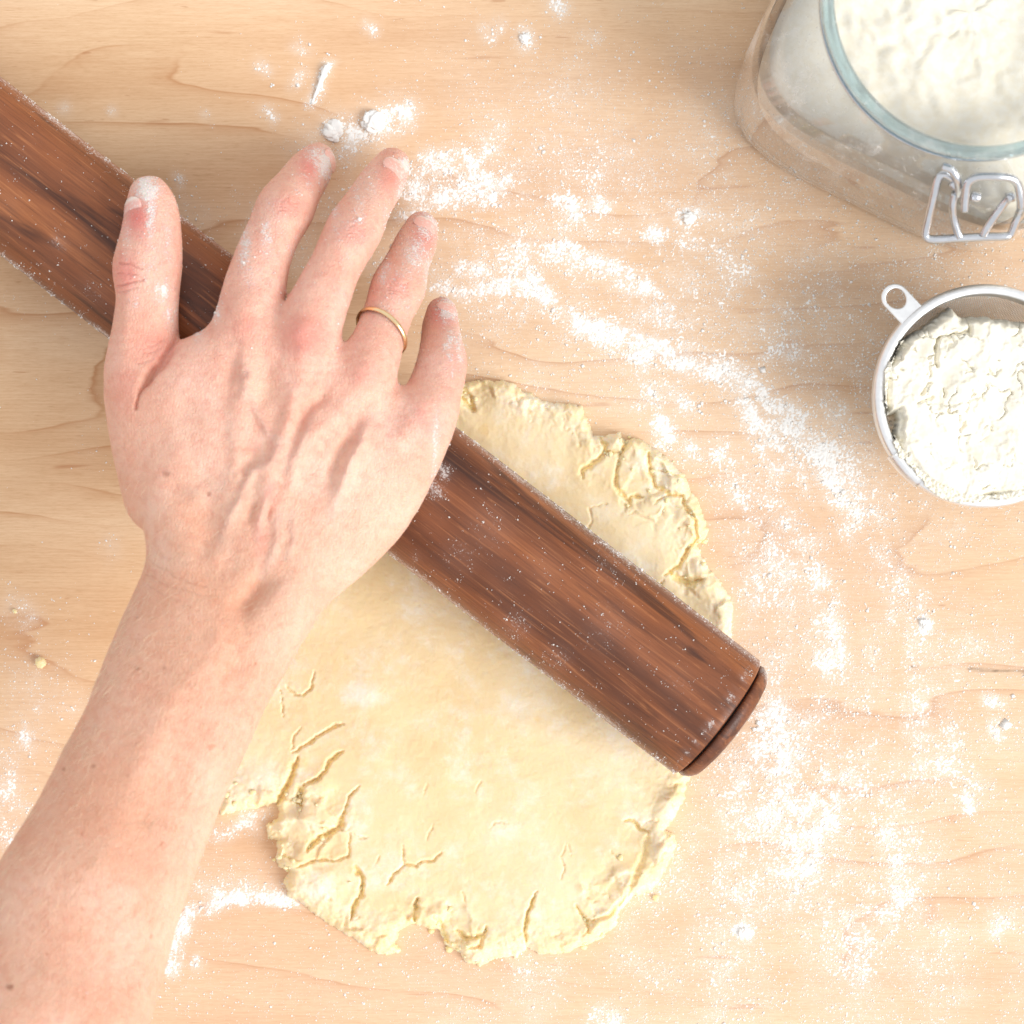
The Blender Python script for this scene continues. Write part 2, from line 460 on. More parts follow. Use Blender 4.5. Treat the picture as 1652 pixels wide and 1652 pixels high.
# ------------------------------------------------------------------ flour density over the worktop (in photo pixels at z = 0)
STROKES = [  # polyline, half width, strength
    ([(535, 212), (560, 205)], 20, 1.1), ([(575, 215), (620, 195), (650, 180)], 26, 1.0), ([(500, 235), (560, 240), (600, 235)], 30, .55),
    ([(525, 105), (515, 140), (505, 165)], 7, 1.1), ([(480, 75), (490, 80)], 9, .7), ([(420, 105), (428, 108)], 9, .7), ([(483, 125), (484, 132)], 10, .8),
    ([(430, 180), (434, 186)], 8, .8), ([(285, 290), (288, 292)], 8, .8), ([(180, 178), (182, 179)], 6, .7), ([(330, 188), (332, 189)], 5, .7), ([(103, 173), (105, 174)], 6, .7),
    ([(300, 330), (330, 350)], 24, .35), ([(420, 330), (400, 380)], 14, .5), ([(595, 45), (600, 52)], 8, .7), ([(790, 40), (800, 45)], 11, .8), ([(845, 60), (848, 66)], 12, 1.0),
    ([(898, 10), (902, 14)], 14, 1.0), ([(790, 60), (792, 64)], 9, .9), ([(950, 55), (960, 60)], 10, .5),
    ([(665, 300), (700, 270), (740, 255), (775, 250)], 26, .95), ([(680, 320), (740, 300), (800, 300)], 26, .85), ([(650, 345), (700, 330)], 16, .6),
    ([(800, 215), (830, 300), (860, 350)], 40, .48), ([(770, 235), (768, 225)], 12, .7), ([(915, 330), (920, 335)], 14, .95), ([(970, 328), (975, 332)], 13, .95), ([(1110, 350), (1118, 355)], 13, 1.0),
    ([(1052, 375), (1058, 378)], 12, .9), ([(850, 200), (1000, 300), (1150, 380)], 110, .32), ([(750, 150), (950, 260)], 90, .20),
    ([(1100, 300), (1300, 420), (1450, 480)], 120, .33), ([(1200, 480), (1350, 560), (1400, 640)], 90, .42), ([(1500, 430), (1652, 440)], 40, .28),
    ([(700, 455), (790, 415), (880, 400), (960, 415), (1040, 470)], 22, .62), ([(700, 395), (800, 385), (860, 390)], 24, .42), ([(720, 470), (860, 465), (880, 475)], 16, .72),
    ([(740, 510), (850, 500), (930, 520)], 26, .38), ([(870, 470), (880, 478)], 12, .9),
    ([(940, 530), (1010, 560), (1090, 575), (1160, 600)], 20, 1.0), ([(1160, 600), (1210, 650), (1240, 710), (1290, 780)], 22, .72), ([(1040, 500), (1130, 540), (1220, 590)], 26, .45),
    ([(855, 590), (865, 610)], 12, .8), ([(1030, 560), (1060, 570)], 12, 1.0), ([(1060, 680), (1070, 710)], 12, .7), ([(1050, 645), (1110, 650)], 24, .35),
    ([(1130, 720), (1180, 760), (1210, 840)], 30, .4), ([(1240, 640), (1330, 740), (1370, 830)], 34, .52), ([(1150, 600), (1250, 620), (1350, 760)], 60, .30),
    ([(1250, 850), (1300, 950), (1330, 1060)], 70, .46), ([(1400, 780), (1460, 880), (1480, 1000)], 45, .36), ([(1220, 900), (1230, 1000)], 40, .36), ([(1493, 1000), (1494, 1014)], 9, 1.1),
    ([(1250, 1160), (1240, 1190), (1260, 1230)], 34, .88), ([(1230, 1090), (1300, 1120), (1370, 1180)], 60, .44), ([(1260, 1310), (1300, 1300), (1330, 1280)], 72, .90), ([(1200, 1250), (1200, 1330), (1280, 1390)], 55, .72),
    ([(1340, 1260), (1420, 1330), (1450, 1380)], 44, .62), ([(1200, 1400), (1300, 1450), (1430, 1460)], 62, .56), ([(1120, 1400), (1180, 1500)], 60, .34), ([(1250, 1540), (1400, 1560), (1500, 1540)], 70, .26),
    ([(1490, 1150), (1530, 1190)], 40, .62), ([(1510, 1230), (1560, 1260)], 36, .45), ([(1600, 1130), (1612, 1134)], 10, .9), ([(1605, 1170), (1610, 1180)], 12, 1.0), ([(1560, 1290), (1568, 1300)], 9, 1.0),
    ([(1480, 1060), (1600, 1040)], 50, .32), ([(1420, 1090), (1480, 1110)], 45, .30), ([(1580, 1210), (1640, 1200)], 40, .36), ([(1598, 1480), (1608, 1500)], 12, .7), ([(1500, 1460), (1640, 1500)], 40, .16),
    ([(1195, 1498), (1203, 1508)], 9, 1.2), ([(1420, 1480), (1460, 1450)], 30, .52),
    ([(0, 1240), (15, 1300), (20, 1350)], 34, .62), ([(60, 1100), (50, 1180), (10, 1260)], 44, .46), ([(40, 1185), (44, 1192)], 12, 1.0), ([(20, 985), (45, 995)], 18, .55), ([(70, 1120), (110, 1140)], 36, .36), ([(175, 880), (180, 890)], 12, .35),
    ([(275, 1560), (283, 1510), (310, 1475), (350, 1455), (420, 1445), (470, 1450)], 13, 1.15), ([(320, 1430), (400, 1435), (460, 1440)], 20, .70), ([(345, 1350), (390, 1325), (430, 1315)], 12, .80), ([(400, 1310), (415, 1330)], 16, .85),
    ([(330, 1390), (440, 1400)], 20, .26), ([(300, 1530), (480, 1500), (560, 1540)], 40, .22), ([(280, 1600), (600, 1600), (1000, 1610), (1200, 1600)], 60, .17), ([(320, 1550), (318, 1560)], 8, .9), ([(645, 1500), (700, 1530)], 20, .30),
    ([(550, 1560), (750, 1590), (980, 1560)], 40, .22), ([(960, 1640), (990, 1650)], 16, .6), ([(1100, 1420), (1120, 1350)], 20, .42), ([(1180, 1040), (1200, 960)], 24, .30),
    ([(480, 430), (520, 340), (560, 290)], 22, .42), ([(600, 430), (640, 380)], 16, .42), ([(600, 330), (640, 300)], 26, .35),
    ([(380, 320), (400, 370)], 14, .25), ([(0, 480), (60, 500), (120, 530)], 20, .10), ([(150, 640), (140, 740)], 20, .08),
]
WIPES = [  # clean swipes through the flour
    ([(690, 215), (730, 205), (765, 235)], 12, .8), ([(885, 385), (960, 390), (1040, 430), (1100, 480)], 8, .6), ([(760, 590), (900, 600), (980, 640)], 26, .8), ([(840, 540), (920, 550)], 20, .7),
    ([(1210, 640), (1290, 740), (1340, 850)], 7, .6), ([(1080, 660), (1150, 690)], 18, .5), ([(1130, 1300), (1150, 1330)], 14, .8), ([(1110, 1390), (1135, 1400)], 22, .9), ([(1215, 1185), (1200, 1170)], 10, .9),
    ([(360, 1490), (450, 1500), (520, 1530)], 24, .7), ([(1340, 1300), (1290, 1240), (1260, 1200)], 5, .5),
]
def flour_density(X, Y):
    D = np.full(X.shape, 0.0)
    for pts, w, s in STROKES:
        x0 = min(p[0] for p in pts) - 3.2 * w - 8; x1 = max(p[0] for p in pts) + 3.2 * w + 8
        y0 = min(p[1] for p in pts) - 3.2 * w - 8; y1 = max(p[1] for p in pts) + 3.2 * w + 8
        k = (X > x0) & (X < x1) & (Y > y0) & (Y < y1)
        if not k.any(): continue
        d = poly_dist(X[k], Y[k], pts); s_ = s * (0.72 if w >= 40 else 1.0); w = w * 1.12 + 3
        D[k] = np.maximum(D[k], s_ * np.exp(-(d / w) ** 2 * 0.9)) + 0.12 * s_ * np.exp(-(d / w) ** 2 * 0.9)
    for pts, w, s in WIPES:
        d = poly_dist(X, Y, pts)
        D *= 1 - s * np.exp(-(d / w) ** 2)
    return np.clip(D, 0, 1.3)

# coarse lookup of the density
_gx = np.linspace(-140, 1800, 486); _gy = np.linspace(-140, 1800, 486)
_GX, _GY = np.meshgrid(_gx, _gy)
_wx = _GX + 14 * fbm(_GX / 60, _GY / 60, 5, 3); _wy = _GY + 14 * fbm(_GX / 60, _GY / 60, 9, 3)
_D = flour_density(_wx, _wy)
# a fine veil of flour drifted over the whole right-hand side and the near edge
_veil = 0.24 * sstep(560, 900, _GX) * sstep(-60, 200, _GY) + 0.10 * sstep(1250, 1500, _GY) + 0.10 * sstep(260, 40, _GX) * sstep(900, 1150, _GY)
_rad = np.hypot(_GX - 850, _GY - 1030); _ang = np.arctan2(_GY - 1030, _GX - 850)
_zone = sstep(330, 400, _rad) * sstep(800, 660, _rad) * sstep(-2.2, -1.7, _ang) * sstep(.75, .2, _ang)
_arc = fbm(_rad / 58, _ang * 1.6, 25, 4, .55)
_D = _D + _zone * 0.13
_D = _D * (0.70 + 0.75 * fbm(_GX / 34, _GY / 34, 15, 4, .65)) + _veil * (1 + 1.2 * fbm(_GX / 110, _GY / 110, 17, 3))
_D = np.clip(_D * (1 + _zone * (0.75 * _arc - .02)), 0, 1.15)
def dens(X, Y):
    u = np.clip((X + 140) / 1940 * 485, 0, 484.999); v = np.clip((Y + 140) / 1940 * 485, 0, 484.999)
    i = u.astype(int); j = v.astype(int); fu = u - i; fv = v - j
    return (_D[j, i] * (1 - fu) + _D[j, i + 1] * fu) * (1 - fv) + (_D[j + 1, i] * (1 - fu) + _D[j + 1, i + 1] * fu) * fv

# ------------------------------------------------------------------ worktop
def build_board():
    xs = np.concatenate([[-0.62, -0.5, -0.4, -0.3, -0.25], np.linspace(-0.205, 0.205, 512), [0.25, 0.3, 0.4, 0.5, 0.62]])
    n = len(xs); X, Y = np.meshgrid(xs, xs)
    V = np.stack([X, Y, np.zeros_like(X)], -1).reshape(-1, 3)
    px = 826 + X / S0; py = 826 - Y / S0
    used, F = grid_faces(np.ones((n - 1, n - 1), bool), n, n)
    ins = (np.abs(X) < 0.23) & (np.abs(Y) < 0.23)
    dust = np.where(ins, dens(px, py), 0.0)
    stain = np.zeros_like(X)
    for (a, b, rx, ry, s) in [(1500, 1480, 14, 9, 1), (1503, 1466, 8, 14, .8), (1535, 1322, 12, 6, .7), (1280, 552, 22, 6, .7), (1265, 560, 14, 9, .5), (1390, 400, 16, 3, .5), (815, 370, 5, 4, .5)]:
        stain = np.maximum(stain, s * np.exp(-(((px - a) / rx) ** 2 + ((py - b) / ry) ** 2)))
    stain *= 0.6 + 0.8 * fbm(px / 9, py / 9, 3)
    crack = np.zeros_like(X)
    for pts in ([(1562, 1080), (1600, 1081), (1652, 1084), (1700, 1085)], [(1470, 1075), (1482, 1077)]):
        crack = np.maximum(crack, sstep(2.6, 1.0, poly_dist(px, py, pts)) * (0.55 + 0.6 * fbm(px / 12, py / 6, 4)))
    # underside and edges as a slab
    e = [(-.62, -.62), (.62, -.62), (.62, .62), (-.62, .62)]
    o = make('wooden_worktop', V, F, M['board'], attrs=dict(dust=dust.ravel(), stain=np.clip(stain, 0, 1).ravel(), crack=np.clip(crack, 0, 1).ravel()))
    bm = bmesh.new(); bm.from_mesh(o.data)
    r = bmesh.ops.extrude_edge_only(bm, edges=[x for x in bm.edges if x.is_boundary])
    nv = [v for v in r['geom'] if isinstance(v, bmesh.types.BMVert)]
    for v in nv: v.co.z = -0.03
    bm.to_mesh(o.data); bm.free()
    tag(o, kind='structure')
    o['label'] = 'pale maple worktop with fine horizontal grain, dusted with flour'
build_board()

# ------------------------------------------------------------------ dough
PIN_R = 0.0253
PIN_Z = 0.0055 + PIN_R
PIN_A = P(1157, 1157, PIN_Z); _b = P(0, 267, PIN_Z)
PIN_D = (PIN_A - _b).normalized()          # towards the end in view
DOUGH = [(744, 617), (799, 614), (829, 619), (849, 634), (880, 648), (917, 653), (941, 656), (943, 671), (951, 685), (958, 702), (968, 706), (985, 699), (1002, 700),
         (1009, 712), (1019, 704), (1039, 709), (1060, 726), (1083, 743), (1104, 770), (1121, 797), (1134, 827), (1143, 851), (1138, 871), (1127, 878), (1131, 895), (1148, 922),
         (1168, 943), (1180, 970), (1183, 993), (1178, 1020), (1172, 1090), (1150, 1170), (1125, 1230), (1108, 1263), (1104, 1286), (1090, 1317), (1076, 1338), (1090, 1347), (1086, 1377),
         (1070, 1413), (1049, 1440), (1022, 1445), (999, 1472), (995, 1490), (963, 1517), (931, 1531), (900, 1540), (868, 1540), (850, 1526), (836, 1545), (804, 1545), (772, 1558),
         (754, 1554), (732, 1531), (718, 1522), (707, 1499), (686, 1495), (668, 1490), (641, 1504), (636, 1520), (649, 1536), (610, 1541), (576, 1519), (543, 1499), (510, 1476),
         (480, 1453), (466, 1443), (456, 1423), (465, 1406), (450, 1400), (446, 1380), (446, 1356), (430, 1350), (431, 1333), (450, 1316), (446, 1296), (426, 1300), (410, 1306),
         (393, 1306), (376, 1311), (360, 1315), (355, 1306), (346, 1240), (350, 1160), (375, 1080), (405, 1000), (445, 920), (490, 850), (560, 780), (640, 700), (700, 640)]
CRACKS = [  # points, half width px, depth 0..1
    ([(555, 1168), (540, 1171), (516, 1186), (496, 1201), (471, 1215)], 2.0, .55), ([(480, 1222), (471, 1246), (466, 1263), (456, 1280), (448, 1296)], 4.5, 1.0),
    ([(555, 1211), (533, 1226), (526, 1240), (513, 1256), (490, 1266)], 2.6, .75), ([(490, 1266), (482, 1285), (486, 1300)], 6.0, .8),
    ([(580, 1268), (563, 1286), (555, 1310)], 1.8, .6), ([(555, 1310), (548, 1333), (526, 1345), (503, 1360), (496, 1373)], 4.5, .8),
    ([(476, 1400), (510, 1387), (543, 1387), (563, 1380), (563, 1343)], 1.6, .55), ([(571, 1396), (585, 1416), (583, 1443), (570, 1463), (566, 1483)], 3.6, .9),
    ([(713, 1376), (700, 1388), (683, 1389), (668, 1397), (652, 1393), (650, 1363)], 1.7, .6), ([(652, 1393), (636, 1410), (623, 1426)], 1.8, .6),
    ([(673, 1450), (671, 1468), (668, 1490)], 3.5, 1.0), ([(506, 1083), (503, 1110), (490, 1120), (476, 1122), (460, 1103)], 1.4, .5), ([(453, 1112), (455, 1135), (458, 1157)], 1.3, .4),
    ([(485, 1172), (474, 1190), (471, 1210)], 1.2, .4), ([(1006, 1324), (1022, 1324), (1032, 1336), (1046, 1342)], 2.4, .8), ([(1046, 1342), (1040, 1375), (1030, 1400), (1020, 1426), (1014, 1445)], 5.0, .45),
    ([(866, 1440), (856, 1460), (850, 1480), (847, 1504), (850, 1526)], 2.4, .9), ([(929, 1461), (940, 1478), (947, 1485), (950, 1504)], 3.0, .8), ([(945, 1490), (985, 1475), (1010, 1445)], 3.5, .5),
    ([(777, 1261), (768, 1275), (770, 1285)], 1.1, .3), ([(941, 773), (938, 760), (950, 752), (968, 738), (976, 729), (1002, 731)], 3.5, .7), ([(999, 732), (995, 756), (992, 783), (1005, 800), (1015, 810), (1019, 800), (1039, 802)], 2.4, .7),
    ([(1046, 729), (1050, 763), (1056, 783), (1080, 797), (1100, 800), (1104, 817), (1121, 837), (1124, 868), (1108, 886), (1097, 912), (1070, 929)], 3.0, .75), ([(1056, 814), (1066, 804), (1080, 797)], 1.8, .6),
    ([(1080, 925), (1100, 936), (1114, 940), (1131, 936)], 6.0, .8), ([(1000, 735), (1008, 720), (1012, 712)], 3.0, .9), ([(968, 706), (976, 718), (975, 729)], 3.0, .8), ([(745, 640), (752, 650), (763, 661), (758, 640)], 4.0, .8),
    ([(744, 625), (760, 640)], 5.0, .5), ([(1104, 770), (1080, 762), (1060, 758)], 1.5, .5), ([(700, 1478), (712, 1492), (722, 1520)], 3.5, .7), ([(735, 1500), (752, 1512), (780, 1508), (784, 1495)], 3.5, .8), ([(780, 1508), (772, 1528), (755, 1530)], 3.0, .6),
    ([(612, 1380), (606, 1396)], 1.0, .3), ([(700, 1330), (690, 1348), (688, 1356)], 1.0, .3), ([(985, 1372), (998, 1386)], 1.3, .4), ([(915, 1360), (905, 1385), (912, 1400), (905, 1420)], 1.0, .35), ([(940, 870), (955, 840), (950, 820), (980, 812)], 1.0, .3),
    ([(745, 1438), (752, 1455)], 1.5, .4), ([(820, 1330), (800, 1325), (790, 1340)], .9, .25), ([(560, 1340), (580, 1352), (600, 1350)], 1.0, .3), ([(920, 1380), (918, 1362)], 1.0, .3), ([(1066, 1000), (1080, 990)], 1.5, .3),
    ([(1070, 935), (1062, 950), (1078, 960)], 1.6, .4), ([(690, 1265), (680, 1290)], .9, .2),
]
BUMPS = [  # x, y, radius px, height m
    (1018, 716, 16, .0030), (990, 712, 17, .0028), (1000, 705, 10, .002), (1035, 735, 26, .0022), (1085, 780, 24, .0020), (1118, 830, 20, .0022), (1125, 860, 16, .002), (1110, 905, 18, -.002),
    (1160, 975, 30, .0018), (1145, 945, 24, .001), (1070, 1380, 24, .0026), (1062, 1360, 20, .0012), (1020, 1430, 22, .0026), (985, 1480, 22, .0022), (1085, 1290, 22, .0016), (960, 1500, 16, .0016), (955, 715, 16, .0014),
    (470, 1390, 18, .0020), (490, 1378, 14, .0022), (455, 1370, 12, .001), (520, 1425, 40, .0022), (500, 1330, 30, .0018), (440, 1340, 10, -.0015), (365, 1300, 10, .001), (420, 1270, 36, .0012),
    (690, 1480, 16, .0014), (680, 1462, 10, .0012), (760, 1540, 20, .0012), (820, 1520, 30, .0008), (620, 1500, 36, .0006), (620, 1528, 18, -.001), (770, 635, 26, -.002), (745, 630, 16, -.0015),
    (520, 1262, 24, .0012), (600, 1120, 34, .0007), (1010, 850, 50, .001), (900, 1440, 60, .0008), (640, 1240, 80, .0006), (473, 1300, 16, -.0022), (535, 1355, 18, -.0012), (1030, 690, 12, -.001),
]
def build_dough():
    st = 1.45  # px
    xs = np.arange(325, 1205, st); ys = np.arange(595, 1580, st)
    X, Y = np.meshgrid(xs, ys); n = len(xs); ny = len(ys)
    Xn = X + 6.0 * fbm(X / 26, Y / 26, 21, 4, .6); Yn = Y + 6.0 * fbm(X / 26, Y / 26, 33, 4, .6)
    d = -poly_sdf(Xn, Yn, DOUGH)                       # px inside
    crumb = worley(X / 11, Y / 11, 4)[0]
    d = d + 3.0 * (0.45 - crumb) + 1.6 * fbm(X / 5, Y / 5, 8, 2)
    # side profile: rounded shoulder
    e = np.clip(d / 24.0, 0, 1)
    base = 0.0064 + 0.0011 * fbm(X / 190, Y / 190, 3, 2) + 0.00025 * fbm(X / 40, Y / 40, 6, 3)
    h = base * (1 - (1 - e) ** 2.8) ** 0.5
    edge = np.exp(-np.clip(d, 0, None) / 34.0)
    h = h + edge * (e > 0) * e * 0.0022 * fbm(X / 22, Y / 22, 12, 4, .6)
    for (a, b, r, k) in BUMPS:
        q = (X - a) ** 2 + (Y - b) ** 2
        h = h + k * np.exp(-q / (r * r)) * (d > 0) * np.clip(d / 6, 0, 1)
    for q_, sd in ((44, 731), (27, 737), (70, 741)):
        f = fbm(X / q_ + .4 * fbm(X / 12, Y / 12, sd), Y / q_ + .4 * fbm(X / 12, Y / 12, sd + 2), sd + 4, 4, .6)
        h = h + .00008 * sstep(-.02, .03, f) * sstep(0.1, .3, fbm(X / 90, Y / 90, sd + 6, 2) + .12)
    # fractures: wiggly, uneven width
    wx = X + 5.0 * fbm(X / 13, Y / 13, 51, 4, .7); wy = Y + 5.0 * fbm(X / 13, Y / 13, 67, 4, .7)
    cut = np.zeros_like(X); lip = np.zeros_like(X)
    for pts, w, s in CRACKS:
        x0 = min(p[0] for p in pts) - 22; x1 = max(p[0] for p in pts) + 22
        y0 = min(p[1] for p in pts) - 22; y1 = max(p[1] for p in pts) + 22
        k = (X > x0) & (X < x1) & (Y > y0) & (Y < y1)
        dd = poly_dist(wx[k], wy[k], pts)
        de = np.minimum(np.hypot(wx[k] - pts[0][0], wy[k] - pts[0][1]), np.hypot(wx[k] - pts[-1][0], wy[k] - pts[-1][1]))
        ww = w * 1.15 * (0.6 + 0.9 * np.clip(0.5 + fbm(X[k] / 14, Y[k] / 14, 71, 3, .6), 0, 1.4)) * (0.35 + 0.65 * sstep(0, 16, de))
        cut[k] = np.maximum(cut[k], s * (1 - sstep(ww * 0.15, ww * 1.35, dd)))
        lip[k] = np.maximum(lip[k], s * np.exp(-((dd - ww * 1.8) / (ww * 1.2 + 1.5)) ** 2))
    # small natural splits, mostly near the rim
    for sc_, eps, dep, sd, lo in ((52, .030, .24, 29, .24), (30, .042, .14, 37, .28), (85, .016, .24, 57, .30)):
        f = np.abs(fbm(wx / sc_, wy / sc_, sd + 100, 3, .6))
        gate = sstep(lo, lo + .25, fbm(X / (sc_ * .8), Y / (sc_ * .8), sd, 2) + edge * 0.35 - 0.02) * sstep(.10, .45, edge)
        cut = np.maximum(cut, (1 - sstep(eps * .2, eps, f)) * gate * dep)
    # coarse crumbly texture along the rim and in the breaks
    c1, c2 = worley(X / 8, Y / 8, 77)
    rough = np.clip(edge * 1.1 + cut, 0, 1) * sstep(-.1, .35, fbm(X / 45, Y / 45, 91, 2) + cut)
    h = h + 0.0007 * rough * (0.5 - c1) + 0.00022 * lip
    h = h + 0.00010 * fbm(X / 6, Y / 6, 41, 3)
    # rim broken into plates that tip and lift a little
    ux = wx + 14 * fbm(X / 40, Y / 40, 701, 3); uy = wy + 14 * fbm(X / 40, Y / 40, 703, 3)
    for sc_, amp, sd in ((50, .0013, 711), (26, .0004, 717)):
        x0 = np.floor(ux / sc_); y0 = np.floor(uy / sc_); best = np.full(X.shape, 9.0); hv = np.zeros_like(X); tx = np.zeros_like(X); sec = np.full(X.shape, 9.0)
        for i in (-1, 0, 1):
            for j in (-1, 0, 1):
                cx = x0 + i; cy = y0 + j; qx = cx + _h(cx, cy, sd) - ux / sc_; qy = cy + _h(cx, cy, sd + 1) - uy / sc_
                dd = np.hypot(qx, qy); cl = dd < best
                sec = np.where(cl, best, np.minimum(sec, dd)); best = np.where(cl, dd, best)
                val = (_h(cx, cy, sd + 2) - .5) * 2 + (qx * (_h(cx, cy, sd + 3) - .5) + qy * (_h(cx, cy, sd + 4) - .5)) * 2.2
                hv = np.where(cl, val, hv)
        zone = sstep(.30, .62, edge + .35 * fbm(X / 75, Y / 75, sd + 9, 2)) * np.clip(d / 9, 0, 1)
        for (a, b, r) in ((500, 1330, 85), (1060, 800, 75), (985, 1440, 60), (730, 1500, 55), (1120, 930, 45)):
            zone = np.maximum(zone, sstep(1.0, .55, np.hypot(X - a, Y - b) / r) * np.clip(d / 9, 0, 1))
        seam = 1 - sstep(0, .16, sec - best)
        h = h + zone * amp * hv * (1 - .6 * seam) - zone * seam * amp * .25
        cut = np.maximum(cut, zone * (1 - sstep(0, .07, sec - best)) * sstep(.05, .4, fbm(X / 30, Y / 30, sd + 13, 2)) * .26)
    h = h - cut * (0.0034 + 0.0016 * fbm(X / 5, Y / 5, 43, 2) * (cut > .4))
    for _ in range(2):
        hs = h.copy(); hs[1:-1, 1:-1] = (h[1:-1, 1:-1] * 4 + h[:-2, 1:-1] + h[2:, 1:-1] + h[1:-1, :-2] + h[1:-1, 2:]) / 8; h = hs
    h = np.where(d > 0, np.maximum(h, 0.0004), -0.001)
    # the pin has pressed down what lies under it
    wxx = (X - 826) * S0 * (1 - 0.006 / H); wyy = (826 - Y) * S0 * (1 - 0.006 / H)
    ax = np.array(PIN_A); dx = np.array(PIN_D)
    rel = (wxx - ax[0]) * (-dx[1]) + (wyy - ax[1]) * dx[0]
    along = (wxx - ax[0]) * dx[0] + (wyy - ax[1]) * dx[1]
    under = (np.abs(rel) < PIN_R) & (along < 0.002)
    bot = PIN_Z - np.sqrt(np.clip(PIN_R ** 2 - rel ** 2, 0, None))
    h = np.where(under, np.minimum(h, bot + 0.00015), h)
    h = np.where(d > 0, h, -0.0015)
    V = np.stack([(X - 826) * S0 * (1 - h / H), (826 - Y) * S0 * (1 - h / H), h], -1).reshape(-1, 3)
    in_ = d > -1.5
    m = in_[:-1, :-1] | in_[1:, :-1] | in_[:-1, 1:] | in_[1:, 1:]
    used, F = grid_faces(m, n, ny)
    F = F[:, ::-1].copy()
    dust = 0.24 + 0.60 * fbm(X / 80, Y / 80, 101, 4, .6) + 0.1 * edge
    for (a, b, rx, ry, s) in [(585, 1120, 46, 26, .62), (515, 1430, 50, 40, .5), (420, 1255, 44, 40, .45), (870, 650, 70, 26, .45), (830, 700, 60, 50, .22), (1030, 745, 30, 30, .45), (1090, 870, 50, 60, .22), (1180, 1050, 20, 50, .1),
                              (860, 1470, 70, 40, .30), (690, 1170, 46, 22, .30), (620, 1490, 50, 30, .3), (500, 1300, 50, 40, .25), (900, 1185, 60, 22, .25), (1120, 985, 40, 30, .2), (690, 1000, 50, 40, .18), (1030, 1290, 60, 30, .2), (965, 740, 20, 36, .35)]:
        dust = np.maximum(dust, s * 1.3 * np.exp(-(((X - a) / rx) ** 2 + ((Y - b) / ry) ** 2)))
    dust = dust - 0.6 * cut
    cr = np.clip(cut * 1.3 + sstep(.9, .2, e) * 0.45, 0, 1)
    rg = np.random.default_rng(21)
    wgt = np.zeros_like(X)
    for (a, b, r, k) in ((478, 1290, 26, 1), (440, 1340, 20, 1), (470, 1375, 26, .8), (520, 1350, 26, .7), (395, 1300, 24, .6), (690, 1480, 26, .8), (760, 1520, 32, .9), (995, 735, 30, 1), (1060, 790, 40, .6), (1115, 860, 26, .7), (1110, 930, 30, .6), (1025, 1420, 30, .6), (965, 1490, 30, .7), (1085, 1330, 20, .6), (757, 640, 14, .6), (575, 1430, 16, .6)):
        wgt = np.maximum(wgt, k * np.exp(-((X - a) ** 2 + (Y - b) ** 2) / r ** 2))
    wgt *= (d > -4) * (0.12 + cut * 1.6 + .5 * (edge > .8))
    pick = np.argwhere(rg.uniform(0, 1, X.shape) < wgt * 0.022)
    bmx = bmesh.new(); bmesh.ops.create_icosphere(bmx, subdivisions=2, radius=1.0)
    IV = np.array([v.co[:] for v in bmx.verts]); IF = np.array([[v.index for v in f.verts] for f in bmx.faces]); bmx.free()
    k = len(pick); rr = rg.uniform(.00035, .0010, k) * rg.choice([1, 1, 1.5], k)
    off = rg.uniform(0, 50, (k, 1)); nz = fbm(IV[None, :, 0] * 1.5 + IV[None, :, 2] + off, IV[None, :, 1] * 1.5 - IV[None, :, 2] * .6 + off, 5, 3, .6)
    BV = IV[None] * (1 + .55 * nz)[..., None] * rg.uniform(.65, 1.25, (k, 1, 3)) * rr[:, None, None]
    yy, xx_ = pick[:, 0], pick[:, 1]; hh_ = np.maximum(h[yy, xx_], 0)
    ctr = np.stack([(X[yy, xx_] - 826) * S0 * (1 - hh_ / H), (826 - Y[yy, xx_]) * S0 * (1 - hh_ / H), hh_ + rr * .25], -1)
    BV = (BV + ctr[:, None, :]).reshape(-1, 3); BF = (IF[None] + (np.arange(k) * len(IV))[:, None, None]).reshape(-1, 3); print('crumbs', k)
    o = make('pastry_dough', V[used], F, M['dough'], attrs=dict(dust=np.clip(dust, 0, 1).ravel()[used], crumb=cr.ravel()[used]))
    cb = make('crumbs', BV, BF, M['dough'], parent=o, attrs=dict(dust=np.full(len(BV), .15), crumb=np.full(len(BV), .6))); cb['kind'] = 'stuff'
    tag(o, 'rough round sheet of pale yellow pastry dough with cracked crumbly edges under the rolling pin', 'dough')
    return d
build_dough()

# loose crumbs and clumps
def lump(cx, cy, z0, r, seed, squash=0.7, sub=3, rough=0.28, mat=None, name='dough_crumb', parent=None):
    bm = bmesh.new(); bmesh.ops.create_icosphere(bm, subdivisions=sub, radius=1.0)
    V = np.array([v.co[:] for v in bm.verts]); F = [tuple(v.index for v in f.verts) for f in bm.faces]; bm.free()
    n = fbm(V[:, 0] * 1.4 + V[:, 2] + seed, V[:, 1] * 1.4 - V[:, 2] * 0.7 + seed * 1.7, seed, 4, .6)
    V = V * (1 + rough * 1.6 * n)[:, None] * np.array([1, 1, squash])
    a = seed * 1.3; V = V @ np.array([[math.cos(a), -math.sin(a), 0], [math.sin(a), math.cos(a), 0], [0, 0, 1]])
    V = V * r; V[:, 2] -= V[:, 2].min() - z0 + r * 0.12
    c = P(cx, cy, z0 + r * 0.5); V[:, 0] += c.x; V[:, 1] += c.y
    o = make(name, V, F, mat or M['dough'], parent=parent, loc=(0, 0, 0) if parent else (c.x, c.y, z0), attrs=dict(dust=np.full(len(V), .25), crumb=np.full(len(V), .4)))
    return o
for (x, y, r, s, lab) in [(66, 1069, .0021, 3, 'small square dough crumb alone on the board left of the forearm'),
                          (24, 986, .0009, 5, 'tiny dough crumb in a dusting of flour above the forearm near the left border'),
                          (1058, 1449, .0012, 8, 'tiny round dough crumb just below the right rim of the dough')]:
    tag(lump(x, y, 0.0, r, s), lab, 'crumb')
